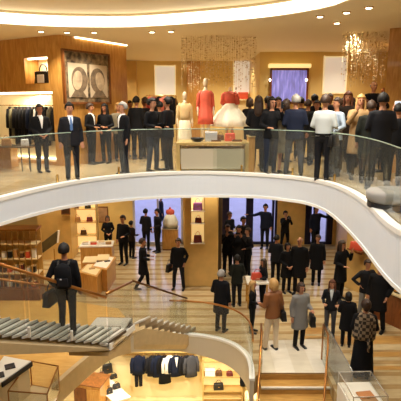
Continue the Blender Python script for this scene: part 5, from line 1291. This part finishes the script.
f = person('man in black striding across the floor with a round bag', 178.5, 289, 238.5, ZG, -10, 'jacket', BLKF, ('down', 'pocket'), 'apart', CHAR, hm=HBRN, group=G_)
held_bag(f, 'round black bag on the arm of the striding man', -1, BLK, .30, .28, .14, .92, .30, -.1)
person('man with a white paper by the left side of the entrance', 229.5, 262, 198, ZG, 40, 'jacket', BLKF, ('hold', 'hold'), 'stand', BLKF, hm=HBRN, group=G_, Y=19.4, H=1.85)
dm = person('doorman in a dark suit holding the glass entrance with an outstretched arm', 265, 248, 204, ZG, -20, 'jacket', NAVY, ('side', 'down'), 'stand', CHAR, hm=HBLK, group=G_)
pg = person('photographer with raised arms against the gold wall', 285, 250, 211, ZG, 15, 'jacket', BLKF, ('phone', 'phone'), 'apart', BLKF, hm=HBLK, group=G_)
camera_thing(pg, 'black camera in the raised hands of the photographer at the gold wall', 'phone')
person('doorman in the right street window with his arm stretched right', 315.5, 250, 206, ZG, 20, 'jacket', NAVY, ('down', 'side'), 'stand', CHAR, hm=HBLK, group=G_)
p1 = person('man in black holding a phone in front of the entrance', 227.5, 275, 225, ZG, 10, 'jacket', BLKF, ('phone', 'hold'), 'stand', BLKF, hm=HBRN, group=G_); phone(p1, 'phone raised by the man in front of the entrance', 'phone')
p2 = person('second man in black in the group before the entrance', 238.5, 278, 224.5, ZG, -10, 'jacket', BLKF, ('phone', 'phone'), 'stand', BLKF, hm=HBLK, group=G_, skin=SK2)
phone(p2, 'phone held with both hands before the entrance', 'phone')
person('man in charcoal at the right of the group before the entrance', 247.5, 276, 228, ZG, -60, 'jacket', CHAR, ('down', 'hold'), 'stand', BLKF, hm=HBRN, group=G_)
gh = person('grey-haired woman in a wide black coat near the curved handrail', 221, 331, 270, ZG, 150, 'coat', BLKF, ('down', 'hold'), 'stand', BLKF, 'short', HGRY, group=G_)
person('dark figure in a grey-green jacket behind the grey-haired woman', 237, 306, 255, ZG, -165, 'jacket', DKGRN, ('hold', 'hold'), 'stand', CHAR, hm=HBLK, group=G_)
b1 = person('blond woman in a black jacket talking by the curved handrail', 252.5, 332, 281, ZG, 75, 'wjacket', BLKF, ('hold', 'down'), 'stand', BLKF, 'long', HBLD, group=G_, fem=True)
b2 = person('blond woman in a brown leather jacket and pale trousers on the landing', 272.5, 350, 279, ZG, 205, 'wjacket', BROWNJ, ('down', 'hold'), 'ease', BEIGET, 'bob', HBLD, group=G_, fem=True)
held_bag(b2, 'black shoulder bag at the hip of the woman in brown leather', -1, BLK, .36, .26, .14, 1.02, .25, .05)
g1 = person('woman in a grey wool coat and black boots on the landing', 300, 347, 283, ZG, 20, 'coat', GREYC, ('down', 'hold'), 'stand', BLKF, 'bob', HBRN, group=G_, fem=True, boot=True)
held_bag(g1, 'black handbag carried by the woman in the grey coat', 1, BLK, .36, .30, .14, .92, .30, -.1)
person('woman in black left of the bald man in the centre group', 287, 292, 243, ZG, 15, 'coat', BLKF, ('clasp', 'clasp'), 'stand', BLKF, 'bob', HBLK, group=G_, fem=True)
person('bald man in a black coat in the centre of the ground floor', 299, 294, 234.5, ZG, -25, 'coat', BLKF, ('down', 'down'), 'stand', BLKF, 'bald', HGRY, group=G_, skin=SK1)
person('dark-haired man behind the centre group, turned to the street', 276, 283, 235, ZG, 160, 'jacket', CHAR, ('down', 'hold'), 'stand', BLKF, hm=HBLK, group=G_)
person('tall man in black standing before the right street window', 317, 284, 235, ZG, -15, 'coat', BLKF, ('down', 'down'), 'stand', BLKF, hm=HBRN, group=G_)
person('long-haired woman in black below the red bag shelf at right', 340.5, 299, 233.5, ZG, 40, 'coat', BLKF, ('hold', 'phone'), 'stand', BLKF, 'long', HBRN, group=G_, fem=True)
person('young woman with auburn hair in an open dark grey jacket near the steps', 331, 335, 280, ZG, -15, 'wjacket', CHAR, ('hold', 'hold'), 'stand', GRYF, 'long', HRED, group=G_, fem=True, shirt=LGREY)
person('man in a dark jacket with hand on hip by the right-hand counter', 366, 318, 260, ZG, 10, 'jacket', CHAR, ('hip', 'hip'), 'apart', GREYC, hm=HBRN, group=G_)
person('man in a long black coat next to the wood counter at right', 378, 330, 262, ZG, -40, 'coat', BLKF, ('down', 'pocket'), 'apart', BLKF, hm=HBRN, group=G_)
person('dark-clad woman left of the plaid shawl near the glass guard', 347.5, 346, 293, ZG, 160, 'coat', BLKF, ('hold', 'hold'), 'stand', BLKF, 'bob', HBLK, group=G_, fem=True)
sh = person('woman in a long black dress wearing a plaid shawl by the display case', 363.5, 377, 300, ZG, 170, 'dress', BLKF, ('hold', 'hold'), 'stand', None, 'bun', HBRN, group=G_, fem=True)
def plaid():
    m = mat('plaid_wool', hexc(120, 104, 84), .9); nt = m.node_tree; b = nt.nodes['Principled BSDF']; L = nt.links.new
    tc = nt.nodes.new('ShaderNodeTexCoord'); ck = nt.nodes.new('ShaderNodeTexChecker'); ck.inputs['Scale'].default_value = 14; ck.inputs[1].default_value = (*hexc(150, 130, 104), 1); ck.inputs[2].default_value = (*hexc(52, 44, 38), 1)
    L(tc.outputs['Object'], ck.inputs[0]); L(ck.outputs[0], b.inputs['Base Color']); return m
bm = frill(0, [(1.49, .10, .095), (1.44, .19, .13), (1.36, .235, .15), (1.22, .25, .16), (1.02, .235, .165), (.92, .225, .16)], n=40, amp=.05, k=10); 
obj('shawl', bm, plaid(), sh, True, 'plaid wool shawl')
obj('tassel', sweep(bmesh.new(), [(-.06, .18, .98), (-.08, .20, .84), (-.07, .205, .70)], [(.03, .01), (.028, .01), (.02, .008)], 8), plaid(), sh, True)
person('woman in dark clothes bending at the white table with the red bag', 263, 304, 262, ZG, -70, 'wjacket', CHAR, ('hold', 'hold'), 'stand', BLKF, 'long', HBRN, group=G_, fem=True)
person('dark-clothed man in the back between the column and the entrance', 243, 262, 214, ZG, 30, 'jacket', CHAR, ('down', 'down'), 'stand', BLKF, hm=HBLK, group=G_, Y=18.0)
# white paper in the hand of the man by the entrance
pp_ = [o for o in C.objects if o.get('label', '').startswith('man with a white paper')][0]
t = thing('paper_sheet', 'white paper sheet held by the man at the left of the entrance', 'paper', world(pp_, (.0, -.38, 1.14)), pp_.rotation_euler[2]); obj('sheet', box((0, 0, 0), (.22, .01, .30), rx=.5), WHT, t)
# ------------------------------------------------------------------ lamps
WARM = (1.0, .90, .72)
def spot(loc, e, ang=115, col=WARM, blend=.7, r=.06, aim=None):
    d = bpy.data.lights.new('downlight_or_fill', 'SPOT'); d.energy = e; d.color = col; d.spot_size = math.radians(ang); d.spot_blend = blend; d.shadow_soft_size = r
    o = bpy.data.objects.new('downlight_or_fill', d); C.objects.link(o); o.location = loc
    if aim: o.rotation_euler = (Vector(aim) - Vector(loc)).to_track_quat('-Z', 'Y').to_euler()
    return o
def point(loc, e, col=WARM, r=.1):
    d = bpy.data.lights.new('lamp', 'POINT'); d.energy = e; d.color = col; d.shadow_soft_size = r
    o = bpy.data.objects.new('lamp', d); C.objects.link(o); o.location = loc; return o
def area(loc, e, sx, sy, col=WARM, aim=None):
    d = bpy.data.lights.new('panel_lamp', 'AREA'); d.energy = e; d.color = col; d.shape = 'RECTANGLE'; d.size = sx; d.size_y = sy
    o = bpy.data.objects.new('panel_lamp', d); C.objects.link(o); o.location = loc
    if aim: o.rotation_euler = (Vector(aim) - Vector(loc)).to_track_quat('-Z', 'Y').to_euler()
    return o
COOL = (1.0, .97, .93)
def fixture(x, y, z, e, lab=None, ang=115, vis=True, col=WARM):
    if vis:
        bm = lathe(bmesh.new(), [(.075, -.02), (.085, 0)], n=16)
        t = thing('downlight', lab or 'small round downlight in the ceiling', 'ceiling light', (x, y, z), 0, 'downlights')
        obj('trim_ring', bm, BRASS, t)
        obj('lens', lathe(bmesh.new(), [(.055, -.028), (.055, -.021)], n=16), LENS, t)
    spot((x, y, z - .06), e, ang, col)
vis = [(41, 31, 'small bright downlight leftmost in the upper ceiling'), (67, 32, 'small downlight above the corner of the wood wall'), (94, 32, 'bright downlight above the large picture'),
       (152, 31.5, 'bright downlight left of the hanging bead curtain'), (171, 31, 'dim downlight just left of the bead curtain'),
       (320, 16, 'small downlight under the right part of the lit ring'), (346.5, 12, 'brightest downlight, at upper right of the ceiling'), (337, 22.5, 'faint downlight left of the right bead curtain'), (369, 7, 'downlight furthest to the upper right')]
for u, v, l in vis:
    p = on_z(u, v, ZC); fixture(p.x, p.y, ZC, E_UP, l)
for x, y in ((-8.5, 12.5), (-7, 9), (-3.5, 17.5), (-.8, 17.5), (-.6, 13.6), (1.6, 13.6), (3.2, 15.2), (5.6, 15.2), (.8, 18.8), (5.2, 8.6), (6.4, 12.2), (-6.2, 11.6), (-2.6, 13.2), (3.8, 12.4)):
    fixture(x, y, ZC, E_UP, vis=False)
for x, y in ((-3.4, 9), (-1, 9.6), (1.4, 8.8), (-3.4, 5.5), (-.8, 5.4), (1.6, 5)):
    fixture(x, y, ZC + .30, E_VOID, vis=False, ang=140, col=COOL)  # unseen spots added to light the fascia, stairs and ground floor
for x, y in ((-7.5, 18), (-5.2, 18.5), (-3, 18.6), (-1, 18.9), (1.2, 18.9), (3.2, 18.5), (4.9, 16.4), (-6.6, 14.6), (-4.2, 15), (-2, 15.6), (.4, 15.4), (2.6, 15), (4.4, 13.2), (-7.2, 11.8), (-5, 12), (-2.4, 12.8), (1.3, 12.7), (3.8, 11), (5.4, 10.6), (-6.5, 9.2)):
    spot((x, y, 4.05), E_GR, 120)
for x, y in ((-4.2, 13.4), (-2.2, 13.9), (-.4, 13.9), (1.2, 13.6), (-3.4, 11.4), (-1.2, 12.6), (.6, 12.2)):
    spot((x, y, -.52), E_LO, 140)
spot((.55, 12.0, ZC - .06), 110, 60); spot((-.2, 11.9, ZC - .06), 70, 55)  # added spots that brighten the dress forms, no fixture modelled
for x, y in ((-3.4, 19.4), (-1.6, 19.4), (.2, 19.4), (1.5, 19.4), (2.9, 16.0), (4.8, 16.0)):
    spot((x, y, ZC - .05), 85, 130)  # added wall-wash spots that lift the gold back walls
for q in (((-5.6, 18.0, 4.0), (-5.9, 18.8, 2.0)), ((-4.4, 18.2, 4.0), (-4.6, 19.6, 1.6)), ((-6.6, 13.9, 4.0), (-6.6, 14.8, 1.4)), ((-4.6, 15.2, 4.0), (-4.2, 16.4, .8))):
    spot(q[0], 120, 80, (1, .74, .42), aim=q[1])  # added orange spots that warm the left of the ground floor
for q in (((4.2, 14.6, 4.0), (5.4, 15.2, 1.6)), ((4.6, 12.6, 4.0), (5.9, 13.2, 1.0))):
    spot(q[0], 90, 85, WARM, aim=q[1])
# niche glow of the left wall, and the lower wall racks
p = lw(1.6, .3, nz1 - .1); area(p, 45, 2.2, .3, (1, .85, .58), aim=p - Vector((0, 0, 1)))
p = lw((sm0 + sm1) / 2, .28, mz1 - .06); area(p, 9, .5, .2, (1, .85, .58), aim=p - Vector((0, 0, 1)))
